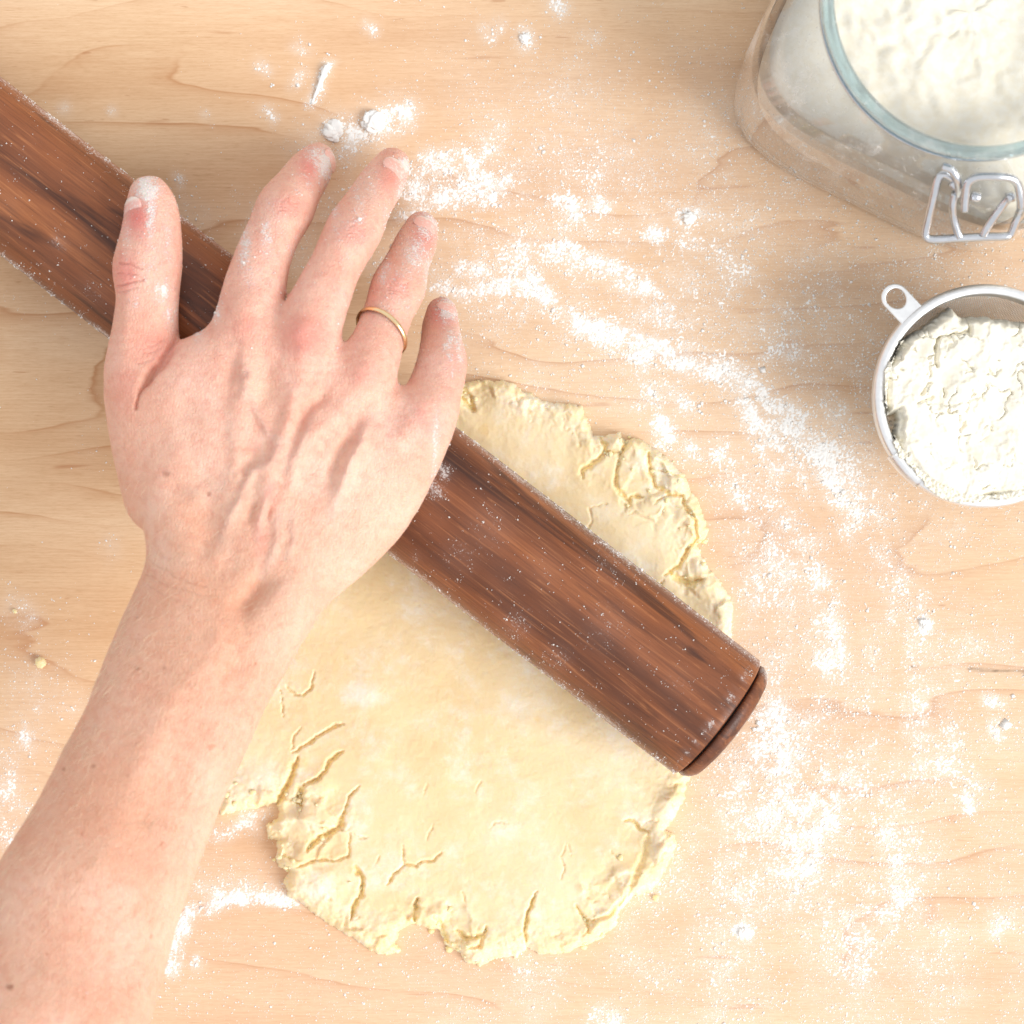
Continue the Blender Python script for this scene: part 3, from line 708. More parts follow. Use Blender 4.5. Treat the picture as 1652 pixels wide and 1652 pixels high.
for (x, y, r, s, lab) in [(537, 211, .0042, 12, 'largest round lump of flour above the index fingertip'),
                          (602, 198, .0046, 14, 'broad low lump of flour above the middle fingertip'),
                          (1113, 352, .0026, 16, 'flattened flour lump between the hand and the jar'),
                          (1199, 1504, .0020, 18, 'round flour lump on the board below and right of the dough'),
                          (1494, 1007, .0024, 20, 'tall thin flour lump on the board below the sieve'),
                          (847, 62, .0022, 22, 'flour lump near the top border left of the jar')]:
    tag(lump(x, y, 0.0, r * .8, s, .36, 4, .62, M['flour'], 'flour_lump'), lab, 'flour lump')
def flake():
    V = []; F = []; n = 14
    for i in range(n):
        t = i / (n - 1); c = P(503 + 26 * t, 168 - 62 * t, 0); w = (0.0006 + 0.0018 * t ** 1.2) * (1 - 0.5 * (t > .93)); zz = 0.0004 + 0.0018 * t
        w *= 1 + 0.25 * math.sin(i * 2.3)
        s = Vector((0.92, 0.38, 0))
        V += [c - s * w + Vector((0, 0, 0.0001)), c - s * w * .6 + Vector((0, 0, zz)), c + s * w * .5 + Vector((0, 0, zz * .9)), c + s * w + Vector((0, 0, 0.0001))]
        if i:
            for k in range(3): F.append((i * 4 - 4 + k, i * 4 - 3 + k, i * 4 + 1 + k, i * 4 + k))
            F.append((i * 4 - 1, i * 4 - 4, i * 4, i * 4 + 3))
    F.append((0, 1, 2, 3)); F.append(tuple(4 * n - 1 - k for k in range(4)))
    c = P(516, 137)
    o = make('flour_flake', [tuple(v) for v in V], F, M['flour'], loc=(c.x, c.y, 0))
    tag(o, 'long thin wedge of pressed flour standing above the index finger', 'flour flake')
flake()

OCT_V = np.array([[1, 0, 0], [-1, 0, 0], [0, 1, 0], [0, -1, 0], [0, 0, 1], [0, 0, -1]], float)
OCT_F = np.array([[0, 2, 4], [2, 1, 4], [1, 3, 4], [3, 0, 4], [2, 0, 5], [1, 2, 5], [3, 1, 5], [0, 3, 5]])
def grains(pos, nor, rg, rad, name='flour_dusting'):
    k = len(pos); r = rad * np.exp(rg.normal(0, .45, k))
    vv = OCT_V[None] * rg.uniform(.55, 1.5, (k, 6, 1))
    an = rg.uniform(0, 6.28, k); x = vv[..., 0] * np.cos(an)[:, None] - vv[..., 1] * np.sin(an)[:, None]; y = vv[..., 0] * np.sin(an)[:, None] + vv[..., 1] * np.cos(an)[:, None]
    L = np.stack([x, y, vv[..., 2]], -1) * r[:, None, None] + (pos + nor * (r * .5)[:, None])[:, None, :]
    o = make(name, L.reshape(-1, 3), (OCT_F[None] + (np.arange(k) * 6)[:, None, None]).reshape(-1, 3), M['flour'], smooth=False)
    o['kind'] = 'stuff'; print(name, k)
    return o

# ------------------------------------------------------------------ scattered flour: relief layer + grains, one countless mass
def build_flour():
    rng = np.random.default_rng(7)
    st = 1.75
    xs = np.arange(-30, 1690, st); X, Y = np.meshgrid(xs, xs); n = len(xs)
    D = dens(X, Y)
    f1 = fbm(X / 4.2, Y / 4.2, 201, 2); f2 = fbm(X / 13, Y / 13, 203, 3); f3 = fbm(X / 60, Y / 60, 207, 3)
    q = D * 0.80 + 0.46 * f2 * np.sqrt(D) + 0.2 * f3 * np.sqrt(D) - 0.74 + 0.80 * f1 * np.clip(D * 2.5, 0, 1)
    h = np.clip(q, -0.2, 1) * 0.00042
    h = np.where(h > 0, h * (0.45 + 0.9 * D), h * 0.6)
    ok = h > 0
    m = ok[:-1, :-1] | ok[1:, :-1] | ok[:-1, 1:] | ok[1:, 1:]
    # leave out what lies under the dough
    sd = poly_sdf(X[::8, ::8], Y[::8, ::8], DOUGH) < -14
    big = np.kron(sd, np.ones((8, 8), bool))[:n - 1, :n - 1]
    m &= ~big
    used, F = grid_faces(m, n, n); F = F[:, ::-1]
    h = np.maximum(h, -0.0004)
    V1 = np.stack([(X - 826) * S0, (826 - Y) * S0, h], -1).reshape(-1, 3)[used]
    # grains
    N = 1000000
    gx = rng.uniform(-30, 1690, N); gy = rng.uniform(-30, 1690, N)
    g = dens(gx, gy)
    cl = fbm(gx / 9, gy / 9, 211, 2)
    p = g * 0.60 * sstep(-.25, .45, cl + 0.35 * g) + 0.0008
    keep = rng.uniform(0, 1, N) < p
    gx, gy, g = gx[keep], gy[keep], g[keep]
    # drop those hidden under the dough
    sdv = poly_sdf(gx, gy, DOUGH) if len(gx) < 300000 else np.zeros(len(gx)) + 9
    k = sdv > 3; gx, gy, g = gx[k], gy[k], g[k]
    n2 = len(gx)
    r = 0.000120 * np.exp(rng.normal(0, 0.48, n2)) * (1 + 0.25 * g)
    # a few bigger clots
    r = np.where(rng.uniform(0, 1, n2) < 0.02, r * 2.1, r)
    # separate flecks between the hand, the jar and the sieve and towards the near edge
    M2 = 75000; fx = rng.uniform(-30, 1690, M2); fy = rng.uniform(-30, 1690, M2)
    fd = .55 * np.exp(-((fx - 1290) ** 2 + (fy - 1330) ** 2) / 210 ** 2) + .42 * sstep(700, 820, fx) * sstep(60, 240, fy) * sstep(900, 600, fy) + .28 * sstep(1000, 1200, fx) * sstep(600, 800, fy) + .10 * sstep(1250, 1450, fy) + .10 * sstep(230, 60, fx) * sstep(850, 1000, fy) + .05 * sstep(350, 560, fx) * sstep(500, 200, fy)
    fd = (fd + .8 * dens(fx, fy) * sstep(-.3, .3, fbm(fx / 16, fy / 16, 223, 2))) * sstep(-.45, .35, fbm(fx / 50, fy / 50, 221, 3))
    kf = (rng.uniform(0, 1, M2) < fd) & (poly_sdf(fx, fy, DOUGH) > 4); fx, fy = fx[kf], fy[kf]; nf_ = len(fx)
    fr = 0.00020 * np.exp(rng.normal(0, .42, nf_))
    for _ in range(3):
        gx = np.concatenate([gx, fx + rng.normal(0, 1, nf_) * fr / S0 * .7]); gy = np.concatenate([gy, fy + rng.normal(0, 1, nf_) * fr / S0 * .7]); r = np.concatenate([r, fr * rng.uniform(.45, .95, nf_)])
    n2 = len(gx)
    oct_v = np.array([[1, 0, 0], [-1, 0, 0], [0, 1, 0], [0, -1, 0], [0, 0, 1], [0, 0, -1]], float)
    oct_f = np.array([[0, 2, 4], [2, 1, 4], [1, 3, 4], [3, 0, 4], [2, 0, 5], [1, 2, 5], [3, 1, 5], [0, 3, 5]])
    an = rng.uniform(0, 6.28, n2); ca, sa = np.cos(an), np.sin(an)
    jit = rng.uniform(0.6, 1.45, (n2, 6, 1))
    vv = oct_v[None] * jit
    tilt = rng.uniform(-.5, .5, (n2, 1))
    vx = vv[..., 0] + tilt * vv[..., 2]; vy = vv[..., 1]
    x = vx * ca[:, None] - vy * sa[:, None]; y = vx * sa[:, None] + vy * ca[:, None]; z = vv[..., 2] * 0.42
    cx = (gx - 826) * S0; cy = (826 - gy) * S0
    V2 = np.stack([x * r[:, None] + cx[:, None], y * r[:, None] + cy[:, None], z * r[:, None] + (r * 0.12)[:, None]], -1).reshape(-1, 3)
    F2 = (oct_f[None] + (np.arange(n2) * 6)[:, None, None]).reshape(-1, 3)
    T1 = np.concatenate([F[:, [0, 1, 2]], F[:, [0, 2, 3]]])
    print('flour layer quads', len(F), 'grains', n2)
    o = make('scattered_flour', np.concatenate([V1, V2]), np.concatenate([T1, F2 + len(V1)]), M['flour'], smooth=True)
    tag(o, 'white flour scattered and smeared across the wooden board around the dough', 'flour', kind='stuff')
build_flour()

# ------------------------------------------------------------------ rolling pin
def build_pin():
    root = empty('rolling_pin', PIN_A + Vector((0, 0, 0)))
    tag(root, 'dark walnut rolling pin dusted with flour, lying diagonally under the hand', 'rolling pin')
    q = PIN_D.to_track_quat('X', 'Z').to_matrix()
    def lathe(profile, seg=160):
        """profile of (along, radius) in pin space, x along the pin"""
        V = []
        for (a, r) in profile:
            for k in range(seg):
                t = 2 * math.pi * k / seg
                V.append((a, r * math.cos(t), r * math.sin(t)))
        F = []
        for i in range(len(profile) - 1):
            for k in range(seg):
                k2 = (k + 1) % seg
                F.append((i * seg + k, (i + 1) * seg + k, (i + 1) * seg + k2, i * seg + k2))
        F.append(tuple(range(seg))); F.append(tuple((len(profile) - 1) * seg + k for k in range(seg - 1, -1, -1)))
        return np.array(V), F
    Rr0 = PIN_R
    def dfun(px, py, wz):
        D = 0.12 + 0.16 * fbm(px / 60, py / 60, 301, 2)
        for (a, b, rx, k) in [(715, 760, 16, .95), (700, 790, 24, .6), (830, 1010, 34, .55), (900, 1060, 30, .5), (790, 850, 44, .45), (980, 1010, 50, .42), (1000, 900, 60, .4), (820, 700, 30, .45),
                              (95, 390, 14, .8), (15, 330, 30, .3), (150, 470, 34, .35), (740, 900, 40, .4), (880, 920, 40, .3), (1090, 1100, 40, .28), (60, 480, 40, .28), (250, 290, 40, .3), (670, 900, 14, .5), (920, 1140, 16, .4)]:
            D = np.maximum(D, k * np.exp(-((px - a) ** 2 + (py - b) ** 2) / rx ** 2))
        side = 1 - np.clip((wz - PIN_A.z) / PIN_R, 0, 1)   # flour on the flanks, also painting in the bright reflection along them
        D = np.maximum(D, 0.74 * np.exp(-((side - 0.80) / 0.24) ** 2))
        al = (px - 1157) * .792 + (py - 1157) * .61
        D = np.maximum(D, .9 * np.exp(-((al + 3) / 5.0) ** 2) * sstep(-.3, .3, fbm(px / 20, py / 20, 317, 3)))
        return D
    def put(name, prof, mat, dust=None):
        V, F = lathe(prof)
        me = bpy.data.meshes.new(name); me.from_pydata(V.tolist(), [], F)
        me.polygons.foreach_set("use_smooth", np.ones(len(me.polygons), bool))
        me.materials.append(mat)
        w = np.array([(q @ Vector(v)) for v in V]) + np.array(PIN_A)
        s = S0 * (1 - w[:, 2] / H); px = 826 + w[:, 0] / s; py = 826 - w[:, 1] / s
        D = dfun(px, py, w[:, 2])
        at = me.attributes.new('dust', 'FLOAT', 'POINT'); at.data.foreach_set("value", D.astype(np.float32))
        o = bpy.data.objects.new(name, me); C.objects.link(o); o.parent = root
        o.rotation_euler = q.to_euler()
        if name == 'barrel':
            rg = np.random.default_rng(3); N = 90000
            xx = rg.uniform(-0.42, -0.0005, N); th = rg.uniform(-.25, math.pi + .25, N)
            L = np.stack([xx, Rr0 * np.cos(th), Rr0 * np.sin(th)], -1); A = np.array(q)
            nn = np.stack([0 * xx, np.cos(th), np.sin(th)], -1) @ A.T; ps = L @ A.T + np.array(PIN_A)
            s = S0 * (1 - ps[:, 2] / H); gx = 826 + ps[:, 0] / s; gy = 826 - ps[:, 1] / s
            Dg = dfun(gx, gy, ps[:, 2]) * sstep(-.08, .35, fbm(gx / 15, gy / 15, 311, 4, .65)) * 2.2
            kk = rg.uniform(0, 1, N) < Dg ** 1.4 * 0.85
            g = grains(ps[kk], nn[kk], rg, 0.00011); g.parent = root; g.location = (-PIN_A.x, -PIN_A.y, -PIN_A.z)
        return o
    Rr = PIN_R; L = 0.46
    xs = [-L + 0.0006 + (L - 0.0012) * i / 150 for i in range(151)]
    prof = [(-L, Rr - 0.0006)] + [(x, Rr) for x in xs] + [(0, Rr - 0.0006)]
    put('barrel', prof, M['walnut'])
    put('gap_core', [(-0.0002 + 0.0004, Rr - 0.0030), (0.0012, Rr - 0.0030)], M['groove'])
    cap = [(0.0010, Rr - 0.0020), (0.0013, Rr - 0.0013), (0.0022, Rr - 0.0011), (0.0030, Rr - 0.0014), (0.0044, Rr - 0.0022), (0.0058, Rr - 0.0038), (0.0068, Rr - 0.008), (0.0076, Rr - 0.016), (0.0079, 0.001)]
    put('end_cap', cap, M['walnut_end'])
    put('gap_core', [(-L - 0.0012, Rr - 0.0030), (-L - 0.0002, Rr - 0.0030)], M['groove'])
    put('end_cap', [(-L - a, r) for a, r in cap][::-1], M['walnut_end'])
build_pin()

# ------------------------------------------------------------------ hand and forearm
def W(px, py, z): return np.array(P(px, py, z))
# outline of the back of the hand and forearm (photo pixels), knuckle line to elbow
BODY = [(322, 535), (365, 505), (415, 500), (472, 514), (535, 548), (590, 590), (645, 625), (705, 625), (733, 652), (728, 690), (716, 730), (699, 775), (676, 822), (640, 874), (592, 922), (545, 962), (508, 1002), (471, 1068), (430, 1140),
        (395, 1220), (357, 1300), (320, 1400), (290, 1480), (268, 1560), (243, 1652), (205, 1800), (170, 1960), (60, 2030), (-60, 2010), (-170, 1900), (-150, 1740), (-100, 1600), (-55, 1500), (0, 1388), (60, 1292), (100, 1213), (138, 1142), (164, 1075), (190, 1012),
        (215, 955), (234, 912), (233, 860), (216, 790), (200, 715), (196, 660), (215, 610), (270, 560)]
# x, y, z of the middle of the limb, half thickness (mm), rounding width (mm)
CTRL = [(400, 520, .0700, 10.5, 15), (490, 545, .0725, 11, 15), (590, 600, .0710, 10.5, 15), (690, 670, .0660, 9.5, 13), (330, 620, .0700, 12, 17), (260, 700, .0680, 12, 16), (450, 680, .0745, 12.5, 18), (600, 740, .0720, 12, 17), (680, 780, .0680, 11, 14),
        (330, 800, .0760, 14, 20), (480, 820, .0765, 14, 22), (600, 860, .0720, 13, 20), (290, 920, .0780, 15.5, 24), (400, 930, .0790, 16.5, 25), (510, 940, .0770, 15.5, 24), (300, 1060, .0830, 17.5, 27), (420, 1060, .0830, 17.5, 27), (230, 1250, .0910, 20, 30), (340, 1240, .0910, 20, 30),
        (120, 1450, .1010, 23, 34), (250, 1450, .1010, 23, 34), (40, 1700, .1130, 27, 38), (180, 1700, .1130, 27, 38), (20, 1950, .124, 29, 40)]
FINGERS = {  # px, py, z, radius mm   (knuckle -> tip)
    'thumb': [(262, 800, .0670, 12.3), (240, 700, .0655, 12.4), (228, 610, .0640, 12.0), (235, 530, .0640, 10.4), (238, 478, .0645, 9.9), (238, 432, .0645, 11.0), (243, 388, .0628, 9.8), (245, 340, .0598, 8.3), (241, 316, .0575, 6.4)],
    'index': [(402, 560, .0705, 11.0), (404, 500, .0700, 11.2), (420, 430, .0660, 10.0), (440, 378, .0610, 9.4), (460, 337, .0545, 10.2), (481, 303, .0400, 8.7), (499, 277, .0250, 8.1), (513, 258, .0130, 6.6)],
    'middle': [(487, 610, .0725, 11.0), (496, 540, .0730, 11.2), (523, 470, .0690, 9.7), (546, 420, .0640, 9.0), (569, 375, .0575, 9.9), (592, 333, .0440, 8.6), (613, 299, .0290, 8.2), (632, 268, .0160, 7.0)],
    'ring': [(570, 650, .0700, 10.4), (590, 600, .0710, 10.6), (612, 545, .0660, 8.9), (628, 500, .0600, 8.7), (642, 465, .0530, 9.6), (657, 425, .0400, 8.0), (671, 392, .0260, 7.5), (680, 367, .0150, 6.2)],
    'little': [(665, 725, .0670, 10.0), (688, 668, .0655, 10.4), (705, 618, .0600, 9.3), (713, 585, .0545, 8.9), (712, 552, .0440, 7.4), (711, 525, .0320, 6.7), (713, 503, .0220, 5.7)],
}
def interp_ctrl(px, py, ctrl, sig=95.0):
    ws = 0; acc = 0
    for c in ctrl:
        w = np.exp(-((px - c[0]) ** 2 + (py - c[1]) ** 2) / (2 * sig * sig)) + 1e-12
        ws = ws + w; acc = acc + w[..., None] * np.array(c[2:])
    return acc / ws[..., None]

def smin(a, b, k):
    h = np.clip(0.5 + 0.5 * (b - a) / k, 0, 1)
    return b * (1 - h) + a * h - k * h * (1 - h)

def build_body_mesh():
    vs = 0.00155
    x0, x1, y0, y1, z0, z1 = -0.235, 0.0, -0.285, 0.15, 0.0, 0.158
    xs = np.arange(x0, x1, vs); ys = np.arange(y0, y1, vs); zs = np.arange(z0, z1, vs)
    X, Y = np.meshgrid(xs, ys, indexing='ij')
    # 2D fields: the outline lies at the limb's mid height
    zc = np.full(X.shape, 0.08)
    for _ in range(3):
        s = S0 * (1 - zc / H); px = 826 + X / s; py = 826 - Y / s
        cf = interp_ctrl(px, py, CTRL); zc = cf[..., 0]
    s = S0 * (1 - zc / H)
    outline = catmull(BODY, 4, True)
    d2 = poly_sdf(px, py, [tuple(p) for p in outline]) * s
    T = cf[..., 1] * 1e-3; Wd = cf[..., 2] * 1e-3
    rad = np.maximum(Wd + d2, 0) * (T / Wd)
    Z = zs[None, None, :]
    F = np.sqrt(rad[..., None] ** 2 + (Z - zc[..., None]) ** 2) - T[..., None]
    F = F.astype(np.float32)
    fing = np.full(F.shape, 1.0, np.float32)
    chains = {}
    for name, ch in FINGERS.items():
        pts = np.array([[*W(a, b, z), r * 1e-3] for a, b, z, r in ch])
        sp = catmull(pts, 5)
        chains[name] = sp
        fg = np.full(F.shape, 1.0, np.float32) if False else None
        lo = sp[:, :3].min(0) - 0.02; hi = sp[:, :3].max(0) + 0.02
        i0, i1 = np.searchsorted(xs, [lo[0], hi[0]]); j0, j1 = np.searchsorted(ys, [lo[1], hi[1]]); k0, k1 = np.searchsorted(zs, [max(lo[2], 0), hi[2]])
        gx = xs[i0:i1][:, None, None]; gy = ys[j0:j1][None, :, None]; gz = zs[k0:k1][None, None, :]
        loc = np.full((i1 - i0, j1 - j0, k1 - k0), 1.0, np.float32)
        for a, b in zip(sp[:-1], sp[1:]):
            v = b[:3] - a[:3]; L2 = (v ** 2).sum() + 1e-12
            t = np.clip(((gx - a[0]) * v[0] + (gy - a[1]) * v[1] + (gz - a[2]) * v[2]) / L2, 0, 1)
            dd = np.sqrt((gx - a[0] - t * v[0]) ** 2 + (gy - a[1] - t * v[1]) ** 2 + (gz - a[2] - t * v[2]) ** 2) - (a[3] + t * (b[3] - a[3]))
            loc = np.minimum(loc, dd)
        sub = fing[i0:i1, j0:j1, k0:k1]
        fing[i0:i1, j0:j1, k0:k1] = smin(sub, loc, 0.0012) if name != 'thumb' else np.minimum(sub, loc)
        if name == 'thumb':
            sb = F[i0:i1, j0:j1, k0:k1]; F[i0:i1, j0:j1, k0:k1] = smin(sb, loc, 0.0045)
    F = smin(F, fing, 0.0035)
    # press the palm flat where it rests on the pin, and nothing goes through the board
    gx = xs[:, None, None]; gy = ys[None, :, None]; gz = zs[None, None, :]
    ax = np.array(PIN_A); dx = np.array(PIN_D)
    rel = (gx - ax[0]) * (-dx[1]) + (gy - ax[1]) * dx[0]
    cyl = np.sqrt(rel ** 2 + (gz - ax[2]) ** 2) - (PIN_R + 0.0001)
    F = np.maximum(F, -cyl)
    F = np.maximum(F, 0.0012 - gz).astype(np.float32)
    # ---- surface nets
    S = F < 0
    c = [S[i:S.shape[0] - 1 + i, j:S.shape[1] - 1 + j, k:S.shape[2] - 1 + k] for i in (0, 1) for j in (0, 1) for k in (0, 1)]
    anyc = np.zeros_like(c[0]); allc = np.ones_like(c[0])
    for a in c: anyc |= a; allc &= a
    act = anyc & ~allc
    ci = np.argwhere(act); vid = np.full(act.shape, -1, np.int64); vid[act] = np.arange(len(ci))
    acc = np.zeros((len(ci), 3)); cnt = np.zeros(len(ci))
    corners = [(i, j, k) for i in (0, 1) for j in (0, 1) for k in (0, 1)]
    for a in corners:
        for b in corners:
            if sum(abs(p - q) for p, q in zip(a, b)) == 1 and a < b:
                fa = F[ci[:, 0] + a[0], ci[:, 1] + a[1], ci[:, 2] + a[2]]; fb = F[ci[:, 0] + b[0], ci[:, 1] + b[1], ci[:, 2] + b[2]]
                k = (fa < 0) != (fb < 0)
                t = np.where(k, fa / (fa - fb + 1e-20), 0)
                acc += np.where(k[:, None], np.array(a) + t[:, None] * (np.array(b) - np.array(a)), 0); cnt += k
    V = (ci + acc / cnt[:, None]) * vs + np.array([xs[0], ys[0], zs[0]])
    quads = []
    def add(axis):
        sl0 = [slice(None)] * 3; sl1 = [slice(None)] * 3; sl0[axis] = slice(0, -1); sl1[axis] = slice(1, None)
        a = S[tuple(sl0)]; b = S[tuple(sl1)]
        e = np.argwhere(a != b)
        o1, o2 = [k for k in range(3) if k != axis]
        e = e[(e[:, o1] > 0) & (e[:, o2] > 0) & (e[:, o1] < S.shape[o1] - 1) & (e[:, o2] < S.shape[o2] - 1)]
        fl = a[tuple(e.T)]
        def g(d1, d2):
            q = e.copy(); q[:, o1] -= d1; q[:, o2] -= d2; return vid[tuple(q.T)]
        Q = np.stack([g(1, 1), g(0, 1), g(0, 0), g(1, 0)], -1)
        if axis == 1: fl = ~fl
        Q[~fl] = Q[~fl][:, ::-1]
        quads.append(Q)
    for ax_ in (0, 1, 2): add(ax_)
    Q = np.concatenate(quads); Q = Q[(Q >= 0).all(1)]
    # light smoothing
    for _ in range(3):
        acc = np.zeros_like(V); cn = np.zeros(len(V))
        for a, b in ((0, 1), (1, 2), (2, 3), (3, 0)):
            np.add.at(acc, Q[:, a], V[Q[:, b]]); np.add.at(acc, Q[:, b], V[Q[:, a]]); np.add.at(cn, Q[:, a], 1); np.add.at(cn, Q[:, b], 1)
        V = V * 0.5 + 0.5 * acc / cn[:, None]
    return V, Q, chains

# relief on the back of the hand: polyline, half width px, height mm
RELIEF = [
    # tendons
    ([(494, 545), (486, 605), (470, 660), (456, 715), (432, 775), (412, 835), (395, 890)], 13, 1.5), ([(404, 515), (396, 570), (392, 620), (384, 690), (382, 760), (376, 820), (366, 880)], 14, 1.0),
    ([(590, 608), (556, 655), (508, 700), (478, 750), (458, 805), (442, 870)], 13, 1.2), ([(684, 680), (640, 710), (598, 700), (566, 742), (542, 798), (510, 860)], 15, 1.0),
    # veins
    ([(404, 640), (417, 670), (432, 700), (456, 712)], 6, .9), ([(456, 712), (440, 750), (410, 762), (382, 820), (356, 865)], 7, 1.1), ([(438, 785), (422, 832), (414, 870)], 6, .9), ([(452, 830), (442, 885), (425, 930)], 6, .7),
    ([(398, 600), (396, 630), (404, 645)], 8, .9), ([(600, 672), (572, 730), (546, 795), (536, 830)], 8, 1.0), ([(504, 668), (480, 730), (462, 760)], 7, .8), ([(470, 830), (474, 870), (460, 900)], 6, .5),
    ([(300, 660), (292, 720), (280, 790)], 26, .9), ([(350, 640), (340, 720), (330, 770)], 20, .7), ([(395, 940), (340, 1060), (290, 1150)], 18, .6), ([(330, 1000), (260, 1160), (190, 1320)], 22, .6),
    # hollows
    ([(376, 560), (374, 600), (378, 625)], 10, -1.3), ([(438, 560), (430, 610), (436, 660)], 15, -1.1), ([(540, 600), (520, 640), (490, 672), (466, 725)], 8, -1.2), ([(586, 680), (550, 732), (524, 802)], 9, -1.7),
    ([(640, 640), (625, 680), (640, 720)], 14, -.9), ([(318, 800), (330, 850), (350, 900)], 24, -1.6), ([(448, 915), (415, 950), (388, 985), (380, 1010)], 15, -2.4), ([(412, 800), (398, 850)], 5, -.9), ([(436, 812), (428, 845)], 5, -.8), ([(400, 735), (385, 770)], 9, -.7),
    ([(345, 1100), (280, 1250), (200, 1420)], 30, -.7), ([(395, 1050), (370, 1110)], 14, -.8), ([(288, 548), (262, 580), (240, 605), (222, 640)], 5, -2.2), 
    # ulna head and knuckles
    ([(470, 965), (462, 1000)], 34, 2.2), ([(402, 500), (404, 515)], 24, 1.3), ([(490, 540), (497, 556)], 24, 2.0), ([(592, 598), (590, 612)], 22, 1.3), ([(684, 664), (680, 676)], 20, 1.0),
    ([(462, 335), (458, 342)], 18, .7), ([(574, 377), (570, 384)], 18, .8), ([(640, 464), (637, 470)], 16, .7), ([(725, 590), (728, 598)], 16, .6),
    ([(205, 440), (200, 600)], 10, .3),
]
CREASES = []
def arc_crease(cx, cy, ux, uy, half, bow, w, dpt):
    """short crease across a finger: centre, finger direction, half length, bow"""
    n = (-uy, ux)
    pts = [(cx + n[0] * half * t + ux * bow * (1 - t * t), cy + n[1] * half * t + uy * bow * (1 - t * t)) for t in (-1, -.5, 0, .5, 1)]
    CREASES.append((pts, w, dpt))
for cx, cy, ux, uy in [(464, 335, .5, -.86), (575, 378, .45, -.89), (640, 466, .33, -.94)]:
    for k, b in ((-11, 4), (-6, 3), (-2, 1), (3, -2), (8, -3), (12, -4)):
        arc_crease(cx + ux * k, cy + uy * k, ux, uy, 17 - abs(k) * .6, b, 1.3, -.24)
for k in (-10, 0, 9, 20): arc_crease(498 + .4 * k, 282 - .8 * k, .5, -.86, 10, 2, 1.0, -.10)
CREASES += [([(186, 459), (205, 458), (232, 454)], 1.5, -.35), ([(192, 424), (212, 428), (230, 434)], 1.3, -.28), ([(190, 441), (208, 443), (222, 444)], 1.1, -.2), ([(190, 470), (206, 470), (220, 467)], 1.1, -.18),
            ([(250, 424), (270, 420)], 1, -.12), ([(250, 1e3), (300, 1005)], .01, 0), ([(236, 560), (262, 548)], 1.2, -.15), ([(230, 572), (256, 562)], 1.2, -.15), ([(222, 590), (246, 578)], 1.2, -.15),
            ([(240, 905), (280, 925), (330, 945)], 1.6, -.16), ([(236, 925), (280, 945), (340, 962)], 1.6, -.14), ([(232, 940), (270, 962), (320, 985)], 1.6, -.12), ([(250, 890), (300, 912)], 1.4, -.1), ([(286, 550), (264, 566), (240, 600), (222, 640), (216, 660)], 1.8, -.7)]

